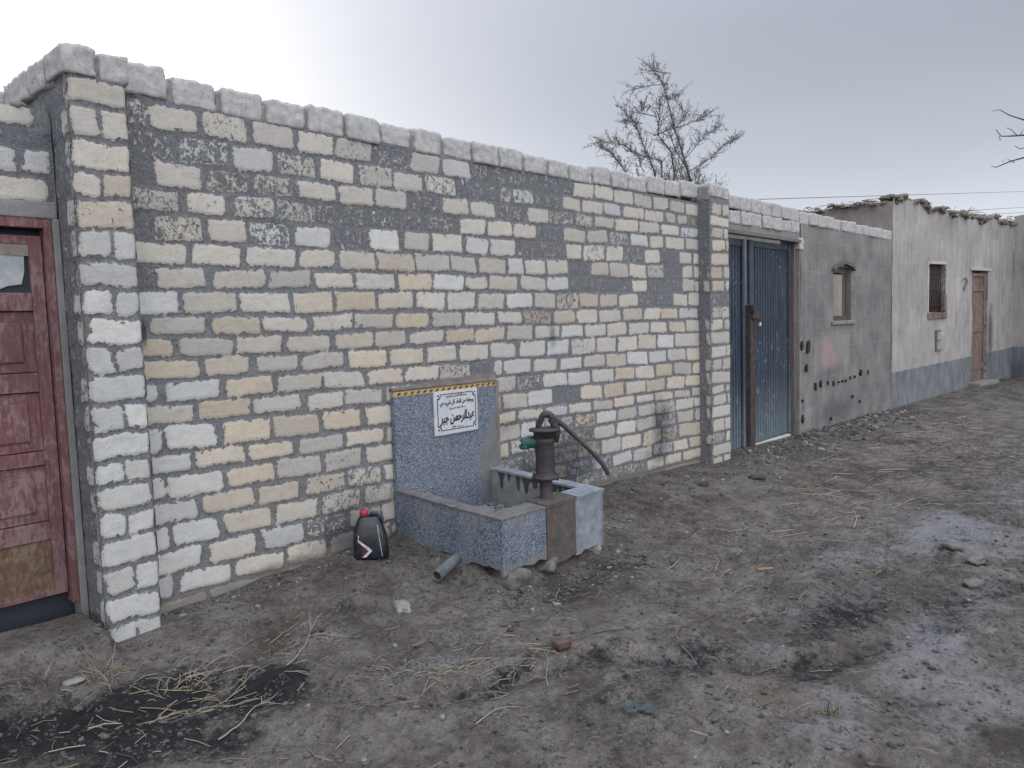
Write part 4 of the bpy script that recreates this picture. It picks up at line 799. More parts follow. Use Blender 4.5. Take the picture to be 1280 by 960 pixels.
# ------------------------------------------------------------------ drinking trough with terrazzo facing
def terrazzo(name='blue_terrazzo', stain=0.5):
    m = Mat(name, 0.55, 0.4)
    v1 = m.voro(210, out='Color'); sx = m.nt.nodes.new('ShaderNodeSeparateColor'); m.nt.links.new(v1, sx.inputs[0])
    v2 = m.noise(95, 3, 0.7)
    base = m.mix(m.step(v2, 0.38, 0.62), (0.050, 0.070, 0.108), (0.110, 0.138, 0.182))
    c = m.mix(m.step(sx.outputs[0], 0.60, 0.66), base, (0.25, 0.275, 0.31)); c = m.mix(m.step(sx.outputs[1], 0.80, 0.84), c, (0.03, 0.04, 0.07))
    dirt = m.noise(6, 6, 0.7, (1, 1, 0.7)); st = m.noise(8, 5, 0.65, (3, 3, 0.35))
    c = m.mix(m.math('MULTIPLY', m.step(dirt, 0.46, 0.70), stain), c, (0.22, 0.215, 0.21))
    c = m.mix(m.math('MULTIPLY', m.step(st, 0.52, 0.70), 0.4 * stain + 0.15), c, (0.085, 0.085, 0.095))
    w_ = m.attr('wear'); k = m.step(m.math('ADD', w_, m.math('MULTIPLY', m.math('SUBTRACT', m.noise(12, 5, 0.7), 0.5), 0.9)), 0.3, 0.9)
    c = m.mix(m.math('MULTIPLY', k, 0.85), c, m.ramp(m.noise(11, 5), (0.35, (0.105, 0.115, 0.125)), (0.6, (0.17, 0.155, 0.14))))
    m.color(c); m.rough(m.ramp(dirt, (0.4, 0.45), (0.7, 0.9))); m.bump(m.math('ADD', dirt, m.math('MULTIPLY', v2, 0.15)), 0.004, 0.6); return m.m
TERR = terrazzo()
TCON = cement_mat('trough_concrete', (0.15, 0.155, 0.16), (0.22, 0.225, 0.23), (0.31, 0.31, 0.31), 9)
TLIGHT = cement_mat('pale_concrete', (0.13, 0.145, 0.165), (0.21, 0.23, 0.255), (0.31, 0.33, 0.35), 11)
def stained(name):
    m = Mat(name, 0.9, 0.2)
    n = m.noise(8, 6, 0.7); st = m.noise(9, 5, 0.6, (3.5, 3.5, 0.25)); f = m.noise(90, 3)
    c = m.ramp(n, (0.3, (0.06, 0.056, 0.054)), (0.55, (0.105, 0.092, 0.084)), (0.75, (0.17, 0.15, 0.135)))
    c = m.mix(m.math('MULTIPLY', m.step(st, 0.52, 0.68), 0.7), c, (0.085, 0.036, 0.026)); c = m.mix(0.8, c, m.ramp(f, (0.3, 0.7), (0.7, 1.2)), 'MULTIPLY')
    m.color(c); m.bump(m.math('ADD', n, m.math('MULTIPLY', f, 0.3)), 0.008, 0.8); return m.m
RSTAIN = stained('rust_stained_concrete')
tr = thing('water_trough', 'concrete trough faced with blue speckled terrazzo, its tall back slab carrying an inscribed plaque', 'trough', (3.7, -0.5, 0.0))
def local(o, par=tr):      # built in world coordinates, moved into the thing's own frame
    o.location = -par.location; return o
TX0, TX1, TY0, TY1 = 3.205, 4.20, -0.99, -0.035
def ttop(y): return 0.418 + 0.058 * y
def sloped_box(m, x0, x1, y0, y1, zb, dz=0.0, bev=0.006, mi=0):
    n0 = len(m.bm.verts); m.box(x0, x1, y0, y1, zb, 1.0, bev, mi)
    m.bm.verts.ensure_lookup_table()
    for v in list(m.bm.verts)[n0:]:
        if v.co.z > 0.9: v.co.z = ttop(v.co.y) + (v.co.z - 1.0) + dz
def wavy(me, amp=0.004, sc=7):
    from mathutils import noise
    for v in me.vertices: v.co += Vector((noise.noise(v.co * sc), noise.noise(v.co * sc + Vector((9, 0, 0))), noise.noise(v.co * sc + Vector((0, 9, 0))))) * amp
m = MB()
sloped_box(m, TX0 + 0.022, TX0 + 0.095, TY0 + 0.14, TY1 - 0.03, 0.09, -0.002)       # left side
sloped_box(m, TX1 - 0.085, TX1 - 0.018, TY0 + 0.14, TY1, 0.09, -0.002)        # right side
sloped_box(m, TX0 + 0.022, TX1 - 0.018, TY0 + 0.022, TY0 + 0.138, 0.06, -0.002)       # front
m.box(TX0 + 0.097, TX1 - 0.087, TY0 + 0.14, TY1, 0.10, 0.16, 0.004)
bs = m.done('basin', TCON, tr); local(bs)
def facing(name, pts, axis, c, t, mat, wear=None):
    """sheet of cells with a broken lower edge; pts: (u0,u1,z0fn,z1fn)"""
    u0, u1, zb, zt = pts; nu = max(3, int((u1 - u0) / 0.02)); nz = 18; V = []; F = []; W = []
    for side in (0, 1):
        for i in range(nu + 1):
            uu = u0 + (u1 - u0) * i / nu
            b = zb(uu); tt = zt(uu)
            for k in range(nz + 1):
                z = b + (tt - b) * k / nz; off = c + side * t
                if side == 0: off += 0.004 * (float(vn(uu, z, 9, 3)) - 0.5)
                V.append((uu, off, z) if axis == 'y' else (off, uu, z)); W.append(wear(uu, z) if wear else 0)
    M_ = (nu + 1) * (nz + 1); nn = nz + 1
    for i in range(nu):
        for k in range(nz):
            a = i * nn + k; F.append((a, a + nn, a + nn + 1, a + 1)); F.append((M_ + a, M_ + a + 1, M_ + a + nn + 1, M_ + a + nn))
    for i in range(nu):
        a = i * nn; F.append((a, M_ + a, M_ + a + nn, a + nn)); a = i * nn + nz; F.append((a, a + nn, M_ + a + nn, M_ + a))
    for k in range(nz):
        F.append((k, k + 1, M_ + k + 1, M_ + k)); a = nu * nn + k; F.append((a, M_ + a, M_ + a + 1, a + 1))
    me = bpy.data.meshes.new(name); me.from_pydata(V, [], F); me.update()
    bm = bmesh.new(); bm.from_mesh(me); bmesh.ops.recalc_face_normals(bm, faces=bm.faces); bm.to_mesh(me); bm.free()
    a = me.attributes.new('wear', 'FLOAT', 'POINT'); a.data.foreach_set('value', np.array(W, np.float32))
    return link(name, me, mat, tr, loc=tuple(-tr.location))
rg = lambda s, a: (lambda uu: a * (float(fbm(np.array(uu), np.array(s * 3.3), 7, 3, 60)) - 0.5))
r1, r2, r3 = rg(1, 0.10), rg(2, 0.12), rg(3, 0.10)
facing('side_slab', (TY0 + 0.02, -0.60, lambda u_: 0.045 + r1(u_), lambda u_: ttop(u_) - 0.012), 'x', TX0, 0.02, TERR, lambda a, z: 0.4 * ss(0.28, 0.38, z) + 0.65 * ss(0.16, 0.05, z))
facing('side_slab', (-0.596, TY1, lambda u_: 0.085 + r1(u_) * 0.6, lambda u_: ttop(u_) - 0.012), 'x', TX0 + 0.003, 0.02, TERR, lambda a, z: 0.35 * ss(0.3, 0.4, z) + 0.3 * ss(0.14, 0.06, z) + 0.2)
facing('front_slab', (TX0, 3.60, lambda u_: 0.035 + r2(u_), lambda u_: ttop(TY0) - 0.012), 'y', TY0, 0.022, TERR, lambda a, z: 0.12 + 0.4 * ss(0.3, 0.36, z) + 0.6 * ss(0.14, 0.03, z) + 0.3 * ss(3.5, 3.6, a))
st_ = facing('front_panel', (3.603, 3.892, lambda u_: 0.00 + r3(u_), lambda u_: ttop(TY0) - 0.004), 'y', TY0 - 0.006, 0.028, RSTAIN); st_['label'] = 'rust stained panel below the pump'
st_ = facing('front_panel', (3.895, TX1 - 0.02, lambda u_: -0.02 + r3(u_), lambda u_: ttop(TY0) - 0.012), 'y', TY0 - 0.002, 0.024, TLIGHT); st_['label'] = 'pale cement panel at the right end'
st_ = facing('side_slab', (TY0, TY1, lambda u_: 0.0 + r3(u_), lambda u_: ttop(u_) - 0.012), 'x', TX1 - 0.018, 0.02, TERR, lambda a, z: 0.25)
m = MB()
sloped_box(m, TX0 - 0.004, TX0 + 0.10, TY0 + 0.13, TY1, 0.42, 0.0, 0.008); 
for v in m.bm.verts:
    if v.co.z < 0.5 and v.co.z > 0.405 and abs(v.co.z - ttop(v.co.y)) > 0.012: v.co.z = ttop(v.co.y) - 0.014
o = m.done('rim', TCON, tr); local(o); wavy(o.data, 0.004)
def rimbox(x0, x1, y0, y1, mat, th=0.016, dz=0.0):
    m = MB(); nx = max(2, int((x1 - x0) / 0.03)); ny = max(2, int((y1 - y0) / 0.03)); V = {}
    for s_ in (0, 1):
        for i in range(nx + 1):
            for j in range(ny + 1):
                x = x0 + (x1 - x0) * i / nx; y = y0 + (y1 - y0) * j / ny; z = ttop(y) - 0.011 + dz + s_ * (th + 0.005 * (float(vn(x, y, 14, 8)) - 0.5))
                V[(i, j, s_)] = m.bm.verts.new((x, y, z))
    for i in range(nx):
        for j in range(ny):
            for s_ in (0, 1): m.bm.faces.new([V[q] for q in ((i, j, s_), (i + 1, j, s_), (i + 1, j + 1, s_), (i, j + 1, s_))])
    for i in range(nx):
        for j in (0, ny): m.bm.faces.new([V[q] for q in ((i, j, 0), (i + 1, j, 0), (i + 1, j, 1), (i, j, 1))])
    for j in range(ny):
        for i in (0, nx): m.bm.faces.new([V[q] for q in ((i, j, 0), (i, j + 1, 0), (i, j + 1, 1), (i, j, 1))])
    return local(m.done('rim', mat, tr))
bpy.data.objects.remove(o)
RIMC = cement_mat('dirty_rim', (0.085, 0.080, 0.080), (0.135, 0.130, 0.130), (0.205, 0.195, 0.185), 16)
rimbox(TX0 - 0.003, TX0 + 0.100, TY0 + 0.145, TY1, RIMC, 0.012)
rimbox(TX0 - 0.003, 3.60, TY0 - 0.003, TY0 + 0.143, RIMC, 0.012)
rimbox(3.602, 3.90, TY0 - 0.012, TY0 + 0.16, RSTAIN, 0.022)
rimbox(3.902, TX1 + 0.006, TY0 - 0.008, TY0 + 0.143, TLIGHT)
rimbox(TX1 - 0.095, TX1 + 0.006, TY0 + 0.145, TY1, TLIGHT)
m = MB(); DRIP = Mat('dried_spill', 0.9, 0.2); DRIP.color(DRIP.mix(DRIP.noise(25, 4), (0.035, 0.035, 0.038), (0.07, 0.068, 0.068)))
rr = random.Random(31); y = -0.83
while y < -0.12:
    w_ = rr.uniform(0.03, 0.09); l_ = rr.uniform(0.04, 0.16) * (1.3 if -0.7 < y < -0.3 else 0.8); t0 = ttop(y) - 0.010
    P = [(y, t0), (y + w_, t0), (y + w_ * 0.93, t0 - l_ * 0.25), (y + w_ * 0.74, t0 - l_ * 0.5), (y + w_ * 0.70, t0 - l_ * 0.86), (y + w_ * 0.62, t0 - l_ * 0.97), (y + w_ * 0.5, t0 - l_), (y + w_ * 0.38, t0 - l_ * 0.95), (y + w_ * 0.30, t0 - l_ * 0.82), (y + w_ * 0.27, t0 - l_ * 0.45), (y + w_ * 0.05, t0 - l_ * 0.2)]
    a = [m.bm.verts.new((TX1 - 0.0875, q[0], q[1])) for q in P]; b = [m.bm.verts.new((TX1 - 0.084, q[0], q[1])) for q in P]
    m.bm.faces.new(a); m.bm.faces.new(b[::-1])
    for i in range(11): m.bm.faces.new((a[i], b[i], b[(i + 1) % 11], a[(i + 1) % 11]))
    y += w_ * rr.uniform(0.9, 1.9)
o = m.done('dark_drips', DRIP.m, bs); tag(o, kind='stuff')
m = MB()
for i in range(46):
    rock_bm(m, (rr.uniform(3.32, 4.08), rr.uniform(-0.83, -0.08), 0.165), (rr.uniform(.015, .06), rr.uniform(.015, .05), rr.uniform(.008, .022)), 700 + i, 1, 0.3)
o = m.done('dried_mud', RIMC, bs); tag(o, kind='stuff')
# back slab with tile strip and cement cap
def slabwear(a, z): return 1.0 * np.exp(-(((a - 4.12) / 0.14) ** 2 + ((z - 0.52) / 0.2) ** 2)) + 0.5 * ss(4.02, 4.18, a) + 0.30 * ss(0.6, 0.42, z) + 0.35 * ss(0.98, 1.05, z) * ss(3.9, 4.1, a)
facing('back_slab', (3.222, 4.19, lambda u_: 0.12, lambda u_: 1.025), 'y', -0.042, 0.034, terrazzo('blue_terrazzo_slab', 0.25), slabwear)
m = MB(); m.box(3.212, 4.20, -0.052, -0.008, 1.062, 1.085, 0.006, jit=0.003); m.prism([(3.30, 1.085), (4.20, 1.085), (4.20, 1.125), (3.9, 1.115), (3.6, 1.10)], -0.046, -0.008); m.box(4.192, 4.225, -0.045, -0.008, 0.40, 1.062, 0.006, jit=0.004)
cpm = local(m.done('slab_edging', cement_mat('brown_cement', (0.13, 0.118, 0.112), (0.18, 0.162, 0.150), (0.25, 0.225, 0.205), 12), tr)); wavy(cpm.data, 0.004, 12)
m = MB(); m.box(3.222, 4.19, -0.046, -0.01, 1.026, 1.060, 0.002)
YT = cement_mat('yellow_tile', (0.33, 0.24, 0.12), (0.42, 0.31, 0.16), (0.40, 0.31, 0.22), 5)
tb = local(m.done('tile_border', YT, tr))
m = MB()
for i in range(17):
    x = 3.25 + i * 0.0565; m.prism([(x, 1.034), (x + 0.012, 1.033), (x + 0.032, 1.046), (x + 0.030, 1.052), (x + 0.016, 1.053), (x + 0.002, 1.042)], -0.0475, -0.046)
TB = Mat('brown_tile_motif', 0.6, 0.3); TB.color((0.075, 0.04, 0.02)); o = m.done('tile_motif', TB.m, tb)
o.location = (0, 0, 0)
# plaque and its inscription
PLQ = Mat('white_marble', 0.5, 0.4); PLQ.color(PLQ.mix(1.0, PLQ.ramp(PLQ.noise(9, 5), (0.3, (0.42, 0.44, 0.47)), (0.6, (0.52, 0.54, 0.56))), PLQ.ramp(PLQ.noise(70, 3), (0.3, 0.88), (0.7, 1.0)), 'MULTIPLY'))
PX0_, PX1_, PZ0_, PZ1_ = 3.562, 3.982, 0.726, 1.030
m = MB(); m.box(PX0_, PX1_, -0.056, -0.043, PZ0_, PZ1_ , 0.002); pq = local(m.done('plaque', PLQ.m, tr))
INK = Mat('black_lettering', 0.6, 0.3); INK.color((0.012, 0.012, 0.015))
m = MB(); yb0, yb1 = -0.0585, -0.0562; bx0, bx1, bz0, bz1 = PX0_ + 0.028, PX1_ - 0.018, PZ0_ + 0.03, PZ1_ - 0.02; t_ = 0.005
m.box(bx0 + 0.03, bx1 - 0.03, yb0, yb1, bz0, bz0 + t_); m.box(bx0 + 0.03, bx1 - 0.03, yb0, yb1, bz1 - t_, bz1)
m.box(bx0, bx0 + t_, yb0, yb1, bz0 + 0.03, bz1 - 0.03); m.box(bx1 - t_, bx1, yb0, yb1, bz0 + 0.03, bz1 - 0.03)
for (cx_, cz_, sx_, sz_) in ((bx0, bz0, 1, 1), (bx1, bz0, -1, 1), (bx0, bz1, 1, -1), (bx1, bz1, -1, -1)):
    m.tube([(cx_ + sx_ * 0.03, -0.0565, cz_), (cx_ + sx_ * 0.030, -0.0565, cz_ + sz_ * 0.016), (cx_ + sx_ * 0.018, -0.0565, cz_ + sz_ * 0.020), (cx_ + sx_ * 0.016, -0.0565, cz_ + sz_ * 0.030), (cx_, -0.0565, cz_ + sz_ * 0.03)], 0.0028, 5)
    m.prism([(cx_ + sx_ * (0.008 + 0.007 * math.cos(a_)), cz_ + sz_ * (0.008 + 0.007 * math.sin(a_))) for a_ in np.linspace(0, 6.28, 7)[:-1]], yb0, yb1)
    m.tube([(cx_ + sx_ * 0.034, -0.0565, cz_ + sz_ * 0.014), (cx_ + sx_ * 0.024, -0.0565, cz_ + sz_ * 0.030), (cx_ + sx_ * 0.012, -0.0565, cz_ + sz_ * 0.037)], 0.0022, 5)
pb = m.done('plaque_border', INK.m, pq)
FORMS = dict(zip('ابةتجحدرسشصعقكلمنهويىءذ', ((0xFE8D, 2), (0xFE8F, 4), (0xFE93, 2), (0xFE95, 4), (0xFE9D, 4), (0xFEA1, 4), (0xFEA9, 2), (0xFEAD, 2), (0xFEB1, 4), (0xFEB5, 4), (0xFEB9, 4), (0xFEC9, 4), (0xFED5, 4), (0xFED9, 4), (0xFEDD, 4), (0xFEE1, 4), (0xFEE5, 4), (0xFEE9, 4), (0xFEED, 2), (0xFEF1, 4), (0xFEEF, 2), (0xFE80, 1), (0xFEAB, 2))))
def shape_ar(t):
    out = []
    for i, ch in enumerate(t):
        if ch not in FORMS: out.append(ch); continue
        b, n = FORMS[ch]
        prev = i > 0 and t[i - 1] in FORMS and FORMS[t[i - 1]][1] == 4; nxt = i + 1 < len(t) and t[i + 1] in FORMS and FORMS[t[i + 1]][1] > 1 and n == 4
        if n == 1: prev = nxt = False
        out.append(chr(b + (0 if not prev and not nxt else 1 if prev and not nxt else 2 if nxt and not prev else 3)))
    return ''.join(out[::-1])
def inscription(txt, xc, zc, width, height, weight, shear=0.0, rise=0.0):
    c = bpy.data.curves.new('lettering', 'FONT'); c.body = shape_ar(txt); c.size = 1.0; c.offset = weight; c.extrude = 0.0; c.shear = shear
    t = bpy.data.objects.new('lettering', c); col.objects.link(t)
    dg = bpy.context.evaluated_depsgraph_get(); me = bpy.data.meshes.new_from_object(t.evaluated_get(dg)); bpy.data.objects.remove(t)
    me.name = 'lettering'; co = np.zeros(len(me.vertices) * 3); me.vertices.foreach_get('co', co); co = co.reshape(-1, 3)
    lo, hi = co.min(0), co.max(0); sx_ = width / (hi[0] - lo[0]); sz_ = height / (hi[1] - lo[1])
    X = (co[:, 0] - (lo[0] + hi[0]) / 2) * sx_ + xc; Z = (co[:, 1] - (lo[1] + hi[1]) / 2) * sz_ + zc + rise * (co[:, 0] - (lo[0] + hi[0]) / 2) * sx_
    P = np.stack([X, np.full_like(X, -0.0580), Z], 1); me.vertices.foreach_set('co', P.ravel()); me.update()
    o = link('lettering', me, INK.m, pq); md = o.modifiers.new('t', 'SOLIDIFY'); md.thickness = 0.0015; md.offset = 0
    return o
inscription('بسم الله الرحمن الرحيم', 3.775, 0.990, 0.20, 0.024, 0.01)
inscription('وجعلنا من الماء كل شيء حي', 3.778, 0.944, 0.325, 0.046, 0.018)
inscription('صدقة جارية على روح', 3.785, 0.905, 0.16, 0.018, 0.01)
inscription('عبدالرحمن جبر', 3.778, 0.838, 0.335, 0.092, 0.03, shear=0.25, rise=0.03)
inscription('رحمه الله', 3.775, 0.773, 0.11, 0.015, 0.01)
# waste pipe
PVC = cement_mat('grey_pvc', (0.09, 0.10, 0.105), (0.14, 0.15, 0.155), (0.21, 0.215, 0.22), 9)
def pipe(mb, p0, p1, ro, ri, n=20):
    p0, p1 = Vector(p0), Vector(p1); d = (p1 - p0).normalized(); a = d.cross(Vector((0, 0, 1))).normalized(); b = a.cross(d)
    R = []
    for (p, r) in ((p0, ri), (p0, ro), (p1, ro), (p1, ri)): R.append([mb.bm.verts.new(p + (a * math.cos(k * 6.28318 / n) + b * math.sin(k * 6.28318 / n)) * r) for k in range(n)])
    for i in range(4):
        A_, B_ = R[i], R[(i + 1) % 4]
        for k in range(n):
            f = mb.bm.faces.new((A_[k], A_[(k + 1) % n], B_[(k + 1) % n], B_[k])); f.smooth = i in (1, 3)
m = MB(); pipe(m, (2.985, -0.66, 0.025), (3.26, -0.60, 0.085), 0.034, 0.029); dp_ = local(m.done('drain_pipe', PVC, tr)); m = MB(); m.tube([(2.996, -0.658, 0.0275), (3.0, -0.657, 0.028)], 0.0292, 20); m.done('mouth_shade', HOLESHADE.m, dp_)  # black disc painted as the shade inside the pipe mouth

# stones propping the trough
SOILST = block_mat('muddy_stone', (0.15, 0.138, 0.127)); PALEST = block_mat('pale_stone', (0.24, 0.228, 0.21)); MUDST = block_mat('earthy_stone', (0.17, 0.15, 0.13))
def stone(c, sz, seed, label, mat=SOILST, group=None, boxy=0.5, name='stone', sink=0.3, sub=3):
    m = MB(); z = gz(c[0], c[1]) if len(c) == 2 else c[2]
    rock_bm(m, (0, 0, 0), sz, seed, sub, 0.24, boxy)
    o = m.done(name, mat); o.location = (c[0], c[1], z + sz[2] * (1 - sink) if len(c) == 2 else z)
    return tag(o, label, 'stone', group)
PR = 'stones propping up the trough'
stone((3.33, -0.93, -0.025), (0.115, 0.10, 0.085), 1, 'muddy limestone lump wedged under the front corner of the terrazzo trough', group=PR)
stone((3.30, -0.50, 0.0), (0.12, 0.16, 0.075), 2, 'earth coloured stone below the grey drain pipe', group=PR)
stone((4.13, -0.93, -0.075), (0.065, 0.075, 0.075), 3, 'small pale square stone under the right end of the trough', PALEST, PR, 0.9)
stone((3.72, -0.84, -0.02), (0.24, 0.10, 0.06), 4, 'dark long stone in the gap below the rust stained panel of the trough', group=PR)
stone((3.27, -0.18, 0.035), (0.10, 0.12, 0.06), 5, 'flat tan stone at the wall end of the trough base', group=PR)
# ------------------------------------------------------------------ hand pump
def iron(name, a, b, r=(0.16, 0.09, 0.07)):
    m = Mat(name, 0.6, 0.45); n = m.noise(14, 6, 0.7); f = m.noise(70, 3)
    c = m.mix(m.step(n, 0.35, 0.65), a, b); c = m.mix(m.math('MULTIPLY', m.step(m.noise(22, 5, 0.7), 0.55, 0.68), 0.55), c, r)
    m.color(c); m.rough(m.ramp(n, (0.3, 0.45), (0.7, 0.8))); m.bump(m.math('ADD', n, m.math('MULTIPLY', f, 0.4)), 0.003, 0.7); return m.m
IRON = iron('dark_cast_iron', (0.022, 0.020, 0.024), (0.045, 0.038, 0.040), (0.075, 0.050, 0.045)); IRONR = iron('brownish_cast_iron', (0.026, 0.021, 0.025), (0.046, 0.037, 0.041), (0.075, 0.050, 0.045)); GREEN = iron('green_painted_iron', (0.012, 0.055, 0.048), (0.022, 0.085, 0.070), (0.05, 0.06, 0.05))
hp_ = thing('hand_pump', 'dark iron hand pump with green spout and long curved lever on the trough', 'water pump', (3.735, -0.885, 0.372))
ir = Vector((0.669, -0.743, 0)); fw = Vector((0.743, 0.669, 0)); Zv = Vector((0, 0, 1))
def hpt(r, f_, z): return ir * r + fw * f_ + Zv * z
m = MB(); m.lathe((0, 0, 0), [(0.050, -0.004), (0.050, 0.008), (0.040, 0.012), (0.040, 0.13), (0.043, 0.135)], 18); m.done('standpipe', IRONR, hp_)
m = MB(); m.lathe((0, 0, 0), [(0.060, 0.128), (0.088, 0.130), (0.088, 0.146), (0.066, 0.152), (0.062, 0.17), (0.062, 0.35), (0.066, 0.36), (0.068, 0.375), (0.062, 0.385), (0.062, 0.392)], 26)
for k in range(4):
    a = k * math.pi / 2 + 0.5; m.tube([(0.075 * math.cos(a), 0.075 * math.sin(a), 0.118), (0.075 * math.cos(a), 0.075 * math.sin(a), 0.162)], 0.008, 6)
m.done('cylinder', IRONR, hp_)
m = MB(); m.lathe((0, 0, 0), [(0.062, 0.390), (0.070, 0.393), (0.070, 0.43), (0.098, 0.434), (0.098, 0.446), (0.06, 0.452), (0.035, 0.456)], 26)
m.done('head', IRON, hp_)
m = MB(); m.tube([hpt(-0.04, 0, 0.362), hpt(-0.085, 0, 0.362), hpt(-0.125, 0, 0.358), hpt(-0.145, 0, 0.350)], [0.038, 0.037, 0.034, 0.034], 16); m.lathe(tuple(hpt(-0.128, 0, 0)), [(0.030, 0.322), (0.034, 0.335), (0.034, 0.35)], 14); m.done('spout', GREEN, hp_)
# bracket, fulcrum and link
m = MB(); m.tube([hpt(0.062, 0.0, 0.36), hpt(0.075, 0.0, 0.42), hpt(0.066, 0, 0.47), hpt(0.050, 0, 0.505)], [0.024, 0.028, 0.028, 0.024], 10)
m.tube([hpt(0.062, -0.03, 0.505), hpt(0.062, 0.03, 0.505)], 0.016, 10); m.done('bracket', IRON, hp_)
m = MB(); arc = [hpt(0.016 + 0.036 * math.cos(t), 0, 0.502 + 0.036 * math.sin(t)) for t in np.linspace(-0.8, 3.3, 16)]
m.tube(arc + [hpt(-0.030, 0, 0.465), hpt(-0.034, 0, 0.448)], [0.024] * 6 + [0.022] * 6 + [0.018] * 4 + [0.013, 0.010], 12)
ha = [hpt(0.04, 0, 0.520), hpt(0.085, 0, 0.493), hpt(0.13, 0, 0.455), hpt(0.19, 0, 0.395), hpt(0.26, 0, 0.325), hpt(0.32, 0, 0.262), hpt(0.365, 0, 0.205), hpt(0.392, 0, 0.155), hpt(0.398, 0, 0.14)]
m.tube(ha, [0.020, 0.018, 0.0155, 0.014, 0.013, 0.0135, 0.0145, 0.015, 0.010], 12); m.done('lever', IRON, hp_)
m = MB(); m.tube([hpt(-0.048, 0, 0.45), hpt(-0.046, 0, 0.505)], 0.008, 8); m.tube([hpt(-0.03, 0, 0.44), hpt(-0.02, 0, 0.48)], 0.006, 8); m.done('piston_rod', IRON, hp_)

# ------------------------------------------------------------------ oil jug
ang = math.atan2(ir.y, ir.x) + 0.15
jg = thing('oil_jug', 'black plastic oil jug with red cap and torn red and white label', 'jug', (2.885, -0.185, gz(2.885, -0.185) + 0.004), ang)
JP = Mat('black_plastic', 0.32, 0.5); JP.color(JP.mix(JP.step(JP.noise(16, 5), 0.45, 0.7), (0.010, 0.012, 0.018), (0.028, 0.032, 0.042))); JP.bump(JP.noise(30, 3), 0.003, 0.5)
def jug_ring(w, d, z, r=0.35, n=28, cx_=0.0):
    out = []
    for k in range(n):
        t = k / n * 2 * math.pi; c_, s_ = math.cos(t), math.sin(t); e = 0.55
        out.append(Vector((cx_ + w * math.copysign(abs(c_) ** e, c_), d * math.copysign(abs(s_) ** e, s_), z)))
    return out
m = MB(); prof = [(0.098, 0.055, 0.0), (0.106, 0.062, 0.012), (0.108, 0.064, 0.05), (0.104, 0.062, 0.11), (0.098, 0.058, 0.155), (0.086, 0.052, 0.195), (0.068, 0.044, 0.235), (0.060, 0.036, 0.252), (0.054, 0.030, 0.258)]
R = [[m.bm.verts.new(p) for p in jug_ring(w_, d_, z_, cx_=-0.012 * (z_ / 0.26))] for w_, d_, z_ in prof]
for a_, b_ in zip(R, R[1:]):
    for k in range(28): f = m.bm.faces.new((a_[k], a_[(k + 1) % 28], b_[(k + 1) % 28], b_[k])); f.smooth = True
m.bm.faces.new(R[0][::-1]); m.bm.faces.new(R[-1])
m.lathe((-0.038, 0, 0), [(0.022, 0.252), (0.022, 0.268)], 16); m.done('body', JP.m, jg)
m = MB(); m.tube([(0.0, 0, 0.255), (0.012, 0, 0.272), (0.04, 0, 0.272), (0.052, 0, 0.250), (0.066, 0, 0.20)], [0.013, 0.014, 0.014, 0.014, 0.012], 10); m.done('handle', JP.m, jg)
RC = Mat('red_plastic', 0.4, 0.5); RC.color((0.30, 0.02, 0.045)); m = MB(); m.lathe((-0.038, 0, 0), [(0.024, 0.262), (0.026, 0.264), (0.026, 0.292), (0.022, 0.297), (0.01, 0.298)], 18); m.done('cap', RC.m, jg)
LW = Mat('label_white', 0.5, 0.3); LW.color(LW.mix(LW.step(LW.noise(30, 4), 0.45, 0.65), (0.50, 0.50, 0.51), (0.32, 0.31, 0.32)))
LR = Mat('label_red', 0.5, 0.3); LR.color(LR.mix(LR.step(LR.noise(45, 4, 0.7), 0.42, 0.58), (0.13, 0.015, 0.03), (0.04, 0.025, 0.03)))
m = MB()
def fx(x, z): return -(np.interp(z, [0, 0.012, 0.05, 0.11, 0.155, 0.195, 0.235], [0.055, 0.062, 0.064, 0.062, 0.058, 0.052, 0.044]) * (1 - (abs(x) / 0.125) ** 4) + 0.002)
def lab(pts, mi=0, e=0.0):
    m.prism(pts, 0, 0.0015, mi)
    m.bm.verts.ensure_lookup_table()
    for v in list(m.bm.verts)[-2 * len(pts):]: v.co.y = v.co.y + fx(v.co.x, v.co.z) - e - 0.0015
for k in range(6):
    za, zb_ = 0.02 + k * 0.0185, 0.02 + (k + 1) * 0.0185
    def edge(z): return np.interp(z, [0.01, 0.045, 0.062, 0.135], [-0.045, -0.005, 0.008, -0.085])
    lab([(-0.100, za), (-0.05, za), (edge(za) - 0.020, za), (edge(zb_) - 0.020, zb_), (-0.05, zb_), (-0.100, zb_)], 1)
    lab([(edge(za) - 0.022, za), (edge(za), za), (edge(zb_), zb_), (edge(zb_) - 0.022, zb_)], 0, 0.0005)
m.done('paper_label', [LW.m, LR.m], jg); m = MB()
lab([(-0.098, 0.131), (-0.074, 0.131), (-0.07, 0.15), (-0.088, 0.163), (-0.096, 0.155)], 0)
m.done('label_corner', [LW.m, LR.m], jg); m = MB()
for k in range(8): 
    za, zb_ = 0.02 + k * 0.024, 0.02 + (k + 1) * 0.024; xa = 0.068 - 0.024 * (za / 0.2); xb = 0.068 - 0.024 * (zb_ / 0.2); lab([(xa - 0.003, za), (xa, za), (xb, zb_), (xb - 0.003, zb_)], 0)
m.done('label_stripe', [LW.m, LR.m], jg)

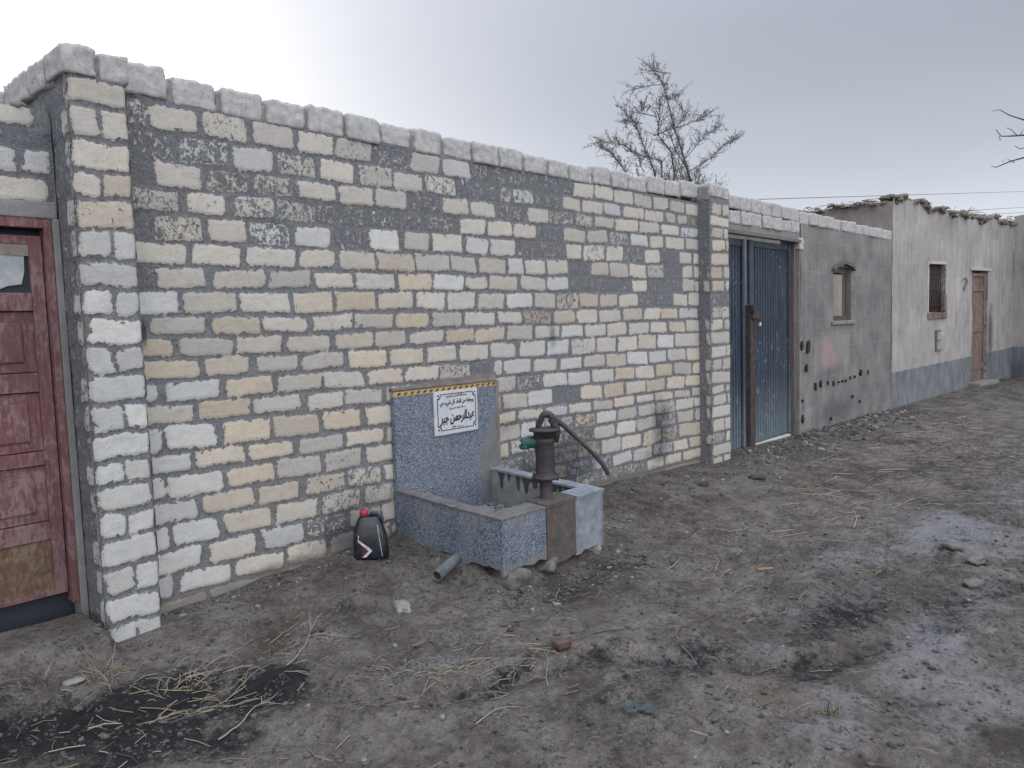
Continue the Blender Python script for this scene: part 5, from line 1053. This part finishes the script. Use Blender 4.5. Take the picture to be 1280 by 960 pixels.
# ------------------------------------------------------------------ wooden door, left
MAROON = wood_mat('peeling_maroon_paint', (0.115, 0.050, 0.056), (0.175, 0.085, 0.090), peel=(0.27, 0.20, 0.19), peelamt=0.5)
OCHRE = wood_mat('bare_ochre_wood', (0.10, 0.055, 0.036), (0.165, 0.100, 0.066), stretch=(0.7, 9, 9), peel=(0.25, 0.22, 0.17), peelamt=0.4)
dth = thing('wooden_door', 'peeling maroon panelled wooden door with papered glass pane and bare ochre bottom panel', 'door', (0.85, 0.13, 0.2))
def dl(o): o.location = -dth.location; return o
m = MB(); m.box(1.287, 1.320, 0.085, 0.16, 0.20, 2.045, 0.004); m.box(0.165, 0.225, 0.085, 0.16, 0.17, 2.045, 0.004); m.box(0.225, 1.288, 0.085, 0.16, 1.998, 2.045, 0.004); dl(m.done('door_frame', MAROON, dth))
m = MB(); m.box(1.226, 1.282, 0.118, 0.155, 0.25, 1.965, 0.004); m.box(0.24, 0.32, 0.118, 0.155, 0.25, 1.965, 0.004); m.box(0.70, 0.78, 0.118, 0.155, 0.25, 1.965, 0.004)
for a, b in ((1.925, 1.965), (1.615, 1.70), (1.235, 1.325), (0.885, 0.95), (0.525, 0.61), (0.25, 0.275)):
    m.box(0.32, 0.70, 0.120, 0.153, a, b, 0.004); m.box(0.78, 1.226, 0.120, 0.153, a, b, 0.004)
lfm = dl(m.done('door_leaf', MAROON, dth))
for (a, b) in ((1.33, 1.61), (0.955, 1.23), (0.615, 0.88)):
    m = MB()
    for x0, x1 in ((0.32, 0.70), (0.78, 1.226)):
        m.box(x0, x1, 0.138, 0.15, a, b); m.box(x0 + 0.05, x1 - 0.05, 0.128, 0.139, a + 0.045, b - 0.045, 0.008)
    m.done('door_panel', MAROON, lfm)
m = MB(); m.box(0.78, 1.226, 0.134, 0.148, 0.275, 0.525); m.box(0.32, 0.70, 0.134, 0.148, 0.275, 0.525); o = m.done('door_panel', OCHRE, lfm); o['label'] = 'bare ochre brown bottom panel'
GLASS = Mat('dusty_glass', 0.25, 0.5); GLASS.color(GLASS.mix(GLASS.step(GLASS.noise(6, 5), 0.42, 0.6), (0.20, 0.23, 0.24), (0.30, 0.32, 0.32)))
BLK = Mat('interior_shade', 0.8, 0.2); BLK.color((0.03, 0.035, 0.045))  # near black colour painted for the unlit room behind the door
m = MB(); m.box(0.32, 0.70, 0.140, 0.146, 1.70, 1.925); m.box(0.78, 1.226, 0.140, 0.146, 1.70, 1.925); m.done('window_pane', BLK.m, lfm)
m = MB(); m.prism([(0.78, 1.74), (0.95, 1.735), (1.09, 1.712), (1.13, 1.73), (1.190, 1.74), (1.205, 1.80), (1.208, 1.885), (1.17, 1.90), (1.10, 1.91), (0.95, 1.90), (0.78, 1.915)], 0.132, 0.138)
m.done('pane_paper', GLASS.m, lfm)
m = MB(); m.prism([(0.80, 1.885), (1.226, 1.87), (1.226, 1.925), (0.80, 1.925)], 0.126, 0.131); m.done('pane_paper', cement_mat('stained_paper', (0.17, 0.15, 0.13), (0.24, 0.22, 0.20), (0.32, 0.30, 0.28), 12), lfm)
m = MB(); m.box(0.165, 1.350, 0.17, 0.33, -0.1, 2.045); dl(m.done('room_shade', BLK.m, dth))  # solid box coloured as the shaded room and floor behind the door

# ------------------------------------------------------------------ loose things on the ground
LS = 'stones lying on the dirt street'
for (x, y, sx_, sy_, sz_, sd, lab_) in (
    (5.39, -2.95, .085, .05, .03, 11, 'flat grey stone on the pale dusty patch at the right of the street'), (5.58, -2.78, .07, .05, .03, 12, 'grey stone just behind the flat one on the pale dusty patch'),
    (4.90, -3.03, .055, .045, .03, 13, 'rounded grey stone nearest to the right edge of the picture'), (2.72, -1.80, .045, .035, .025, 14, 'small reddish brown stone beside the dark rut in the foreground'),
    (2.62, -.78, .10, .045, .018, 15, 'thin pale crumbling stone flat on the dirt before the trough'), (6.4, -.55, .05, .04, .03, 16, 'dark clod on the dirt below the sooty part of the block wall'),
    (7.1, -.75, .09, .05, .03, 17, 'dark oblong clod lying in front of the narrow gate pillar'), (2.42, -1.70, .03, .02, .012, 18, 'small black pebble on pale dust in the middle foreground'),
    (1.09, -.47, .05, .025, .012, 19, 'whitish flat stone at the foot of the mud step beside the straw tuft'), (4.75, -.5, .05, .05, .03, 20, 'dusty lump near the wall to the right of the trough')):
    mt = SOILST if sd not in (15, 19) else PALEST
    if sd == 14: mt = block_mat('reddish_stone', (0.10, 0.065, 0.062))
    if sd in (17, 18, 16): mt = block_mat('dark_stone', (0.06, 0.055, 0.055))
    stone((x, y), (sx_, sy_, sz_), sd, lab_, mt, LS, sub=3, sink=0.45)
def straw_mat(name, a, b):
    m = Mat(name, 0.75, 0.3); m.color(m.mix(m.noise(13, 3), a, b)); return m.m
STRAW = straw_mat('dry_straw', (0.15, 0.13, 0.105), (0.30, 0.265, 0.215)); DARKTWIG = straw_mat('dark_twig', (0.05, 0.042, 0.038), (0.13, 0.11, 0.09)); GSTRAW = straw_mat('yellow_green_straw', (0.13, 0.115, 0.065), (0.26, 0.235, 0.14))
def twig(pts, r, label, mat=STRAW, name='twig', fork=None, cat='twig', group='dry stalks lying on the dirt'):
    m = MB(); c = Vector((pts[0][0], pts[0][1], gz(*pts[0][:2])))
    def path(pp):
        out = []
        for (a, b) in zip(pp, pp[1:]):
            for t in np.linspace(0, 1, 5)[:-1]:
                x = a[0] + (b[0] - a[0]) * t; y = a[1] + (b[1] - a[1]) * t; za = a[2] if len(a) > 2 else 0; z = za + ((b[2] if len(b) > 2 else 0) - za) * t
                out.append(Vector((x, y, gz(x, y) + r + 0.004 + z)) - c)
        e = pp[-1]; out.append(Vector((e[0], e[1], gz(e[0], e[1]) + r + 0.004 + (e[2] if len(e) > 2 else 0))) - c); return out
    r *= 0.62; q = path(pts); m.tube(q, [r * (1 - 0.6 * i / len(q)) for i in range(len(q))], 6)
    for f_ in (fork or []): q = path(f_); m.tube(q, [r * 0.7 * (1 - 0.6 * i / len(q)) for i in range(len(q))], 5)
    o = m.done(name, mat); o.location = c; return tag(o, label, cat, group)
twig([(1.82, -.93), (2.00, -.80), (2.10, -.70), (2.22, -.62)], .0065, 'long pale dry stalk lying diagonally above the black damp patch', fork=[[(2.06, -.74), (2.16, -.84), (2.24, -.92)], [(2.1, -.70), (2.12, -.66, .05)]])
twig([(1.35, -1.20), (1.48, -1.16), (1.58, -1.10), (1.70, -1.05)], .006, 'forked brown stalk on the black damp patch at the bottom left', fork=[[(1.58, -1.10), (1.63, -1.14)], [(1.60, -1.09), (1.62, -1.05, .02)]])
twig([(1.36, -.98), (1.52, -.92), (1.68, -.88), (1.80, -.86)], .0045, 'thin curved stalk crossing the middle of the black damp patch', GSTRAW)
twig([(1.9, -.66), (2.02, -.60), (2.14, -.56)], .005, 'yellowish straight straw lying near the corner pillar', GSTRAW)
twig([(5.75, -2.1), (6.05, -2.02), (6.28, -1.93)], .010, 'pale bent stick lying alone in the middle of the street', fork=[[(6.28, -1.93), (6.2, -1.82)]])
twig([(2.40, -1.98), (2.50, -1.88), (2.62, -1.80), (2.66, -1.74)], .005, 'light stalk beside the dark rut in the centre foreground', fork=[[(2.5, -1.88), (2.5, -1.80)]])
twig([(2.95, -1.82), (3.06, -1.86), (3.16, -1.93)], .007, 'short dark stick with a pale tip right of the small reddish stone', DARKTWIG)
twig([(2.0, -1.95), (2.12, -1.93), (2.25, -1.98)], .005, 'thin pale stalk at the bottom centre of the picture')
twig([(2.86, -2.08), (2.88, -2.11, .05), (2.89, -2.12, .085)], .006, 'stubby pale stalk sticking up from the dark rut', fork=[[(2.86, -2.08), (2.90, -2.06, .04)]])
twig([(4.3, -1.75), (4.5, -1.68), (4.62, -1.58)], .006, 'thin pale stick on the dirt to the right of the trough', fork=[[(4.5, -1.68), (4.42, -1.6)]])
twig([(12.0, -1.5), (12.6, -1.35), (13.1, -1.2)], .014, 'long pale cane lying in front of the plastered house')
twig([(3.1, -2.15), (3.35, -2.08), (3.6, -2.12)], .008, 'dark crooked stick lying across the brown rut', DARKTWIG)
twig([(1.62, -.74), (1.78, -.70), (1.95, -.72)], .004, 'dark thin twig on the earth below the corner pillar', DARKTWIG)
# dead black root curls in the foreground
twig([(2.52, -1.66), (2.58, -1.70, .02), (2.60, -1.77, .01), (2.56, -1.83)], .006, 'curled black root in the middle foreground', DARKTWIG)
def tuft(x, y, n, label, seed, h=0.13, spread=0.1, mats=(GSTRAW, STRAW)):
    rr = random.Random(seed); m = MB()
    for i in range(n):
        a = rr.uniform(0, 6.28); l = rr.uniform(0.3, 1) * h; tilt = rr.uniform(0.2, 1.4) if spread < 0.13 else rr.uniform(1.1, 1.5)
        p = Vector((rr.gauss(0, spread * 0.35), rr.gauss(0, spread * 0.35), 0)); p.z = gz(x + p.x, y + p.y) - gz(x, y)
        d = Vector((math.cos(a) * math.sin(tilt), math.sin(a) * math.sin(tilt), math.cos(tilt))) * l
        m.tube([p, p + d * 0.5, p + d + Vector((0, 0, -0.25 * l * math.sin(tilt)))], [0.0022, 0.0018, 0.0009], 4, False, mi=rr.randint(0, 1))
    o = m.done('dry_grass_tuft', list(mats)); o.location = (x, y, gz(x, y)); return tag(o, label, 'grass tuft', 'tufts of dry grass')
tuft(1.22, -.50, 34, 'upright tuft of yellowed grass at the foot of the mud step by the corner pillar', 1, 0.15)
tuft(1.47, -.70, 34, 'heap of flattened yellow straw on the upper edge of the black damp patch', 2, 0.13, 0.22)
tuft(0.98, -.42, 14, 'sparse grey grass stems below the wooden door', 3, 0.12, 0.12, (DARKTWIG, STRAW))
tuft(2.10, -1.33, 22, 'matted straw heap along the dark rut in the left foreground', 4, 0.11, 0.25)
tuft(2.28, -1.52, 22, 'round clump of straw in the rut below the trough', 5, 0.10, 0.14)
tuft(2.50, -1.74, 16, 'loose ring of straw stalks beside the curled black root', 6, 0.12, 0.2)
tuft(2.88, -2.96, 22, 'small green weed growing in the bottom right foreground', 7, 0.07, 0.07, (straw_mat('weed_green', (0.05, 0.07, 0.03), (0.08, 0.10, 0.05)), GSTRAW))
m = MB(); rr = random.Random(3)
for i in range(9): 
    x, y = rr.uniform(-.06, .06), rr.uniform(-.035, .035); m.poly([(x - .02, y, rr.uniform(0, .012)), (x + .02, y - .012, rr.uniform(0, .02)), (x + .028, y + .01, rr.uniform(.005, .022)), (x - .012, y + .016, rr.uniform(0, .014))])
o = m.done('plastic_scrap', straw_mat('green_plastic', (0.03, 0.042, 0.04), (0.05, 0.068, 0.063))); md = o.modifiers.new('s', 'SOLIDIFY'); md.thickness = 0.001
o.location = (2.43, -2.39, gz(2.43, -2.39) + 0.01); o.rotation_euler = (0, 0, -0.8); tag(o, 'crumpled scrap of green plastic half buried in the bottom foreground', 'litter')
m = MB(); m.box(-.05, .05, -.015, .015, 0, .012, .003); o = m.done('wood_chip', straw_mat('orange_wood', (0.17, 0.11, 0.07), (0.22, 0.15, 0.10))); o.location = (4.42, -2.02, gz(4.42, -2.02) + 0.003); o.rotation_euler = (0, 0, -.6); tag(o, 'small orange brown wood chip lying in the middle of the street', 'litter')

def scatter(name, label, cat, n, fn, mat, seed, hw):
    rr = random.Random(seed); pts = []
    while len(pts) < n:
        x, y = fn(rr)
        if hw(x, y): pts.append((x, y))
    xs = np.array([p[0] for p in pts]); ys = np.array([p[1] for p in pts]); zs = gza(xs, ys)
    return pts, zs, rr
def allowed(x, y):
    if y > -0.03: return False
    if 1.33 < x < 1.63 and y > -0.16: return False
    if 3.18 < x < 4.22 and y > -1.01: return False
    if 7.33 < x < 7.77 and y > -0.17: return False
    if x > 13.75 and y > -(x - 13.75) * 0.1317 - 0.02: return False
    return x < 19.3
def area(rr):
    t = rr.random()
    if t < 0.55: return rr.uniform(0.4, 5.5), rr.uniform(-3.4, 0)
    if t < 0.85: return rr.uniform(4, 11), rr.uniform(-4.2, 0)
    return rr.uniform(9, 19), rr.uniform(-4, 0)
# crumbs of earth and pebbles
V = []; F = []; MI = []; rr = random.Random(5)
ico = [(0, 0, 1), (.894, 0, .447), (.276, .851, .447), (-.724, .526, .447), (-.724, -.526, .447), (.276, -.851, .447), (.724, .526, -.447), (-.276, .851, -.447), (-.894, 0, -.447), (-.276, -.851, -.447), (.724, -.526, -.447), (0, 0, -1)]
icf = [(0,1,2),(0,2,3),(0,3,4),(0,4,5),(0,5,1),(1,6,2),(2,7,3),(3,8,4),(4,9,5),(5,10,1),(1,10,6),(2,6,7),(3,7,8),(4,8,9),(5,9,10),(6,11,10),(7,11,6),(8,11,7),(9,11,8),(10,11,9)]
def crumbs(n, fn, smin, smax, mi_w):
    pts, zs, r2_ = scatter('', '', '', n, fn, None, rr.randint(0, 9999), allowed)
    for (x, y), z in zip(pts, zs):
        s = smin + (smax - smin) * r2_.random() ** 3.5; sx_, sy_, sz_ = s * r2_.uniform(.7, 1.3), s * r2_.uniform(.7, 1.3), s * r2_.uniform(.45, .8); a = r2_.uniform(0, 6.28); c_, s_ = math.cos(a), math.sin(a); o = len(V); mi = r2_.choices((0, 1, 2), mi_w)[0]
        for p in ico:
            k = r2_.uniform(.75, 1.2); px, py = p[0] * sx_ * k, p[1] * sy_ * k; V.append((x + px * c_ - py * s_, y + px * s_ + py * c_, z + p[2] * sz_ * k + sz_ * 0.3))
        for f in icf: F.append((f[0] + o, f[1] + o, f[2] + o)); MI.append(mi)
crumbs(7500, area, 0.0025, 0.018, (74, 3, 23))
crumbs(1300, lambda r: (r.uniform(8.0, 13.7), -abs(r.gauss(0.15, 0.28))), 0.008, 0.045, (70, 20, 10))
crumbs(500, lambda r: (r.uniform(4.3, 8.0), -abs(r.gauss(0.25, 0.3))), 0.006, 0.032, (60, 15, 25))
crumbs(350, lambda r: (r.uniform(3.0, 4.4), -r.uniform(0.95, 1.35)), 0.004, 0.025, (60, 10, 30))
crumbs(260, lambda r: (r.uniform(1.65, 3.2), -abs(r.gauss(0.05, 0.07))), 0.004, 0.020, (60, 30, 10))
me = bpy.data.meshes.new('pebbles'); me.from_pydata(V, [], F); me.update(); me.polygons.foreach_set('material_index', MI)
def flatm(name, a, b): 
    m = Mat(name, 0.95, 0.1); m.color(m.mix(m.noise(17, 4), a, b)); return m.m
tag(link('pebbles', me, [flatm('earth_crumb', (0.06, 0.053, 0.049), (0.13, 0.118, 0.108)), flatm('pale_pebble', (0.15, 0.145, 0.14), (0.24, 0.235, 0.22)), flatm('dark_crumb', (0.035, 0.031, 0.03), (0.08, 0.07, 0.065))]), 'crumbled earth and small pebbles scattered over the whole street', 'pebbles', kind='stuff')
# chopped straw trodden into the dirt
V = []; F = []; MI = []
def straws(n, fn, lmin, lmax, rad, mi_w):
    pts, zs, r2_ = scatter('', '', '', n, fn, None, rr.randint(0, 9999), allowed)
    P1 = []; 
    for (x, y), z in zip(pts, zs):
        l = lmin + (lmax - lmin) * r2_.random() ** 2.5; a = r2_.gauss(-0.5, 0.9) if r2_.random() < .6 else r2_.uniform(0, 6.28); P1.append((x + l * math.cos(a), y + l * math.sin(a), l, a))
    z1 = gza([p[0] for p in P1], [p[1] for p in P1]); zm = gza([(p[0] + q[0]) / 2 for p, q in zip(P1, pts)], [(p[1] + q[1]) / 2 for p, q in zip(P1, pts)])
    for (x, y), z, (x1, y1, l, a), zz, zc in zip(pts, zs, P1, z1, zm):
        if not allowed(x1, y1): continue
        r = rad * r2_.uniform(.35, 1.1); nx, ny = -math.sin(a) * r, math.cos(a) * r; lift = r2_.uniform(0.001, 0.012); bow = r2_.uniform(-.12, .12) * l; o = len(V); mi = r2_.choices((0, 1, 2), mi_w)[0]
        for (px, py, pz) in ((x, y, z + .003), ((x + x1) / 2 - math.sin(a) * bow, (y + y1) / 2 + math.cos(a) * bow, max(zc, (z + zz) / 2) + .004 + lift * .5), (x1, y1, zz + .003 + lift)):
            V.extend([(px + nx, py + ny, pz), (px, py, pz + r * 1.4), (px - nx, py - ny, pz)])
        for k in (0, 3):
            for (i, j) in ((0, 1), (1, 2), (2, 0)): F.append((o + k + i, o + k + j, o + k + 3 + j, o + k + 3 + i)); MI.append(mi)
straws(420, area, 0.02, 0.13, 0.0017, (50, 35, 15))
straws(170, lambda r: (r.gauss(1.45, .35), r.gauss(-.80, .16)), 0.03, 0.16, 0.002, (45, 20, 35))
straws(120, lambda r: (r.gauss(2.25, .35), r.gauss(-1.50, .16)), 0.03, 0.16, 0.002, (50, 25, 25))
straws(380, lambda r: (r.gauss(7.5, 1.8), r.gauss(-1.6, .45)), 0.05, 0.22, 0.003, (70, 20, 10))
straws(300, lambda r: (r.gauss(11.5, 1.8), r.gauss(-1.3, .45)), 0.06, 0.30, 0.004, (65, 20, 15))
straws(60, lambda r: (r.gauss(2.95, .4), r.gauss(-2.3, .3)), 0.03, 0.13, 0.002, (40, 50, 10))
me = bpy.data.meshes.new('scattered_straw'); me.from_pydata(V, [], F); me.update(); me.polygons.foreach_set('material_index', MI)
tag(link('scattered_straw', me, [STRAW, DARKTWIG, GSTRAW]), 'short bits of straw and chaff trodden into the dirt', 'straw', kind='stuff')

# ------------------------------------------------------------------ tree behind the wall
TREE=[[(12.48,3.87),(12.42,4.49),(12.27,4.75),(12.13,5.05),(11.84,5.45),(11.7,5.74)],[(12.05,3.96),(11.81,4.25),(11.57,4.52),(11.35,4.77),(11.22,4.99)],[(11.51,3.92),(11.29,4.38),(10.98,4.62),(10.69,4.82)],[(10.66,3.86),(10.21,4.06),(10.01,4.12)],[(11.47,4.06),(11.1,4.16),(10.75,4.27),(10.34,4.28)],[(12.45,4.21),(12.84,4.53),(13.29,4.78),(13.7,5.01)],[(12.5,4.01),(13.11,4.32),(13.58,4.6),(14.19,4.83)],[(12.32,4.76),(12.74,4.93),(13.13,5.1)],[(12.15,5.16),(12.33,5.29),(12.65,5.43)],[(11.86,5.39),(11.55,5.34),(11.23,5.25)],[(11.79,5.54),(11.56,5.52),(11.33,5.51)],[(11.35,4.75),(11.03,4.79),(10.69,4.8)],[(11.03,4.61),(10.77,4.63),(10.51,4.55)],[(11.57,4.52),(11.82,4.65),(12.07,4.87),(12.02,4.99)],[(12.48,4.09),(12.05,4.29),(11.62,4.57)],[(11.18,3.86),(11.01,3.95),(10.88,4.03)]]
BARK = cement_mat('grey_bark', (0.06, 0.055, 0.052), (0.10, 0.09, 0.085), (0.15, 0.14, 0.13), 20); LEAF = straw_mat('grey_green_needles', (0.15, 0.155, 0.14), (0.24, 0.25, 0.23))
tt = thing('wispy_tree', 'sparse wispy many stemmed tree rising behind the block wall', 'tree', (12.3, 3.0, 0.0))
rr = random.Random(21)
tk = MB(); cr_ = MB(); base = Vector((0, 0, -0.1))
def tree_branch(pts, r0, r1, root=None, leafy=0.35, dens=1.0):
    P = [Vector((x - 12.3, rr.uniform(-0.12, 0.12), z)) for x, z in pts]
    y = rr.uniform(-0.35, 0.35)
    for i, p in enumerate(P): p.y += y * i / len(P)
    if root: P = [Vector(root)] + [Vector(root).lerp(P[0], 0.5) + Vector((rr.uniform(-.1, .1), rr.uniform(-.1, .1), 0))] + P
    n = len(P); tk.tube(P, [r0 + (r1 - r0) * i / (n - 1) for i in range(n)], 7)
    L = sum((b - a).length for a, b in zip(P, P[1:])); s = 0
    for a, b in zip(P, P[1:]):
        l = (b - a).length; k = 0
        while k < l:
            t = (s + k) / L
            if (a.lerp(b, k / l)).z > 2.6 and t > leafy and rr.random() < 0.25 + 0.75 * t:
                p = a.lerp(b, k / l); d = (b - a).normalized(); sd = Vector((rr.uniform(-1, 1), rr.uniform(-1, 1), rr.uniform(-0.35, 1))).normalized()
                dd = (d * 0.8 + sd * 0.8).normalized() * rr.uniform(0.10, 0.36); m2 = p + dd * 0.5; q = p + dd + Vector((0, 0, rr.uniform(-.05, .03)))
                cr_.tube([p, m2, q], [0.0035, 0.003, 0.002], 3, False, mi=0)
                for _ in range(int(rr.uniform(8, 18))):
                    u_ = rr.uniform(0.15, 1.0); c = p.lerp(q, u_); e = Vector((rr.uniform(-1, 1), rr.uniform(-1, 1), rr.uniform(-1, 1))).normalized() * rr.uniform(0.025, 0.07)
                    w2 = e.cross(Vector((rr.uniform(-1, 1), rr.uniform(-1, 1), 1))).normalized() * rr.uniform(0.003, 0.007)
                    cr_.poly([c - w2 * 0.4, c + e * 0.5 - w2, c + e, c + e * 0.5 + w2], mi=1)
            k += 0.045 / dens
        s += l
roots = {0: (0.0, 0, -0.1), 1: (-0.1, 0.1, -0.1), 2: (-0.15, -0.1, -0.1), 3: (-0.3, 0.0, -0.1), 4: (-0.2, 0.15, -0.1)}
for i, b in enumerate(TREE): tree_branch(b, 0.026 if i == 0 else 0.017 if i < 5 else 0.008, 0.004, roots.get(i), 0.22 if i >= 5 else 0.50 if i < 3 else 0.42, 2.3)
for j in range(34):        # low twiggy growth that shows just over the coping
    x = rr.uniform(10.3, 14.0) if j % 2 else rr.gauss(12.5, 0.7); z0 = rr.uniform(3.0, 3.5); z1 = z0 + rr.uniform(0.3, 0.75) * (1.2 - abs(x - 12.3) / 2.6)
    tree_branch([(12.3 + (x - 12.3) * 0.6, z0 - 0.5), (12.3 + (x - 12.3) * 0.85, z0), (x + rr.uniform(-.15, .15), max(z1, z0 + 0.1))], 0.007, 0.003, None, 0.25, 1.6)
tk.done('trunk', BARK, tt); cr_.done('crown', [BARK, LEAF], tt)
t2 = thing('bare_tree', 'bare branch tips of a tree reaching in at the right edge of the sky', 'tree', (26.0, -1.1, -0.05))
tk = MB(); o0 = Vector((26.0, -1.1, -0.05))
def tb(pts, r0, r1):
    P = [Vector((x, y, z)) - o0 for x, y, z in pts]; n = len(P); tk.tube(P, [r0 + (r1 - r0) * i / (n - 1) for i in range(n)], 7)
tb([(26, -1.1, -0.1), (26, -1.12, 2.0), (26.1, -1.06, 3.2), (26, -1.0, 4.6), (26, -1.2, 7.2)], .13, .04)
tb([(26, -1.0, 4.6), (26, -.5, 5.4), (26, 0.086, 5.583), (26, .427, 5.527), (26, .75, 5.42), (26, .88, 5.47)], .035, .008)
tb([(26, -1.05, 5.4), (26, -.4, 6.1), (26, 0.098, 6.194), (26, .38, 6.22), (26, .64, 6.26), (26, .78, 6.47)], .035, .010)
tb([(26, -1.1, 6.0), (26, -.4, 6.5), (26, .105, 6.607), (26, .45, 6.8), (26, .70, 7.0), (26, .88, 7.0)], .03, .006)
tb([(26, .25, 6.2), (26, .4, 6.4), (26, .52, 6.47)], .012, .007); tb([(26, .02, 5.85), (26, .2, 5.84), (26, .32, 5.95)], .014, .008); tb([(26, .2, 6.2), (26, .12, 6.35)], .012, .006)
rr = random.Random(8)
for i in range(26):
    y = rr.uniform(-1.6, .7); z = {0: 5.55, 1: 6.25, 2: 6.75}[i % 3] + rr.uniform(-.1, .1) - 0.0 * y; tb([(26 + rr.uniform(-.1, .1), y, z), (26 + rr.uniform(-.2, .2), y + rr.uniform(-.1, .15), z + rr.uniform(-.12, .16))], .010, .005)
tk.done('trunk', BARK, t2)

# ------------------------------------------------------------------ overhead wires
WIREM = Mat('wire', 0.6, 0.3); WIREM.color((0.10, 0.10, 0.105))
for i, (a, b, lab_) in enumerate((((-4, 6, 2.05), (95, 6, 12.55), 'uppermost thin overhead wire crossing behind the house roof'), ((12, 6, 3.15), (95, 6, 11.2), 'middle overhead wire low over the far end of the house roof'), ((12, 6.4, 2.95), (95, 6.4, 10.8), 'lowest overhead wire just above the roof line at the right'))):
    a, b = Vector(a), Vector(b); m = MB(); o = m.tube([a.lerp(b, t) - a for t in np.linspace(0, 1, 24)], 0.011 if i == 0 else 0.013, 5).done('overhead_wire', WIREM.m); o.location = a
    tag(o, lab_, 'wire', 'overhead wires')

# ------------------------------------------------------------------ put each thing's origin at its base
bpy.context.view_layer.update()
for e in [o for o in bpy.data.objects if o.type == 'EMPTY' and not o.parent and o.location.length < 1e-6]:
    pts = [c.matrix_world @ Vector(q) for c in e.children_recursive if c.type == 'MESH' for q in c.bound_box]
    off = Vector(((min(p.x for p in pts) + max(p.x for p in pts)) / 2, (min(p.y for p in pts) + max(p.y for p in pts)) / 2, max(-0.1, min(p.z for p in pts))))
    e.location = off
    for c in e.children: c.location = c.location - off
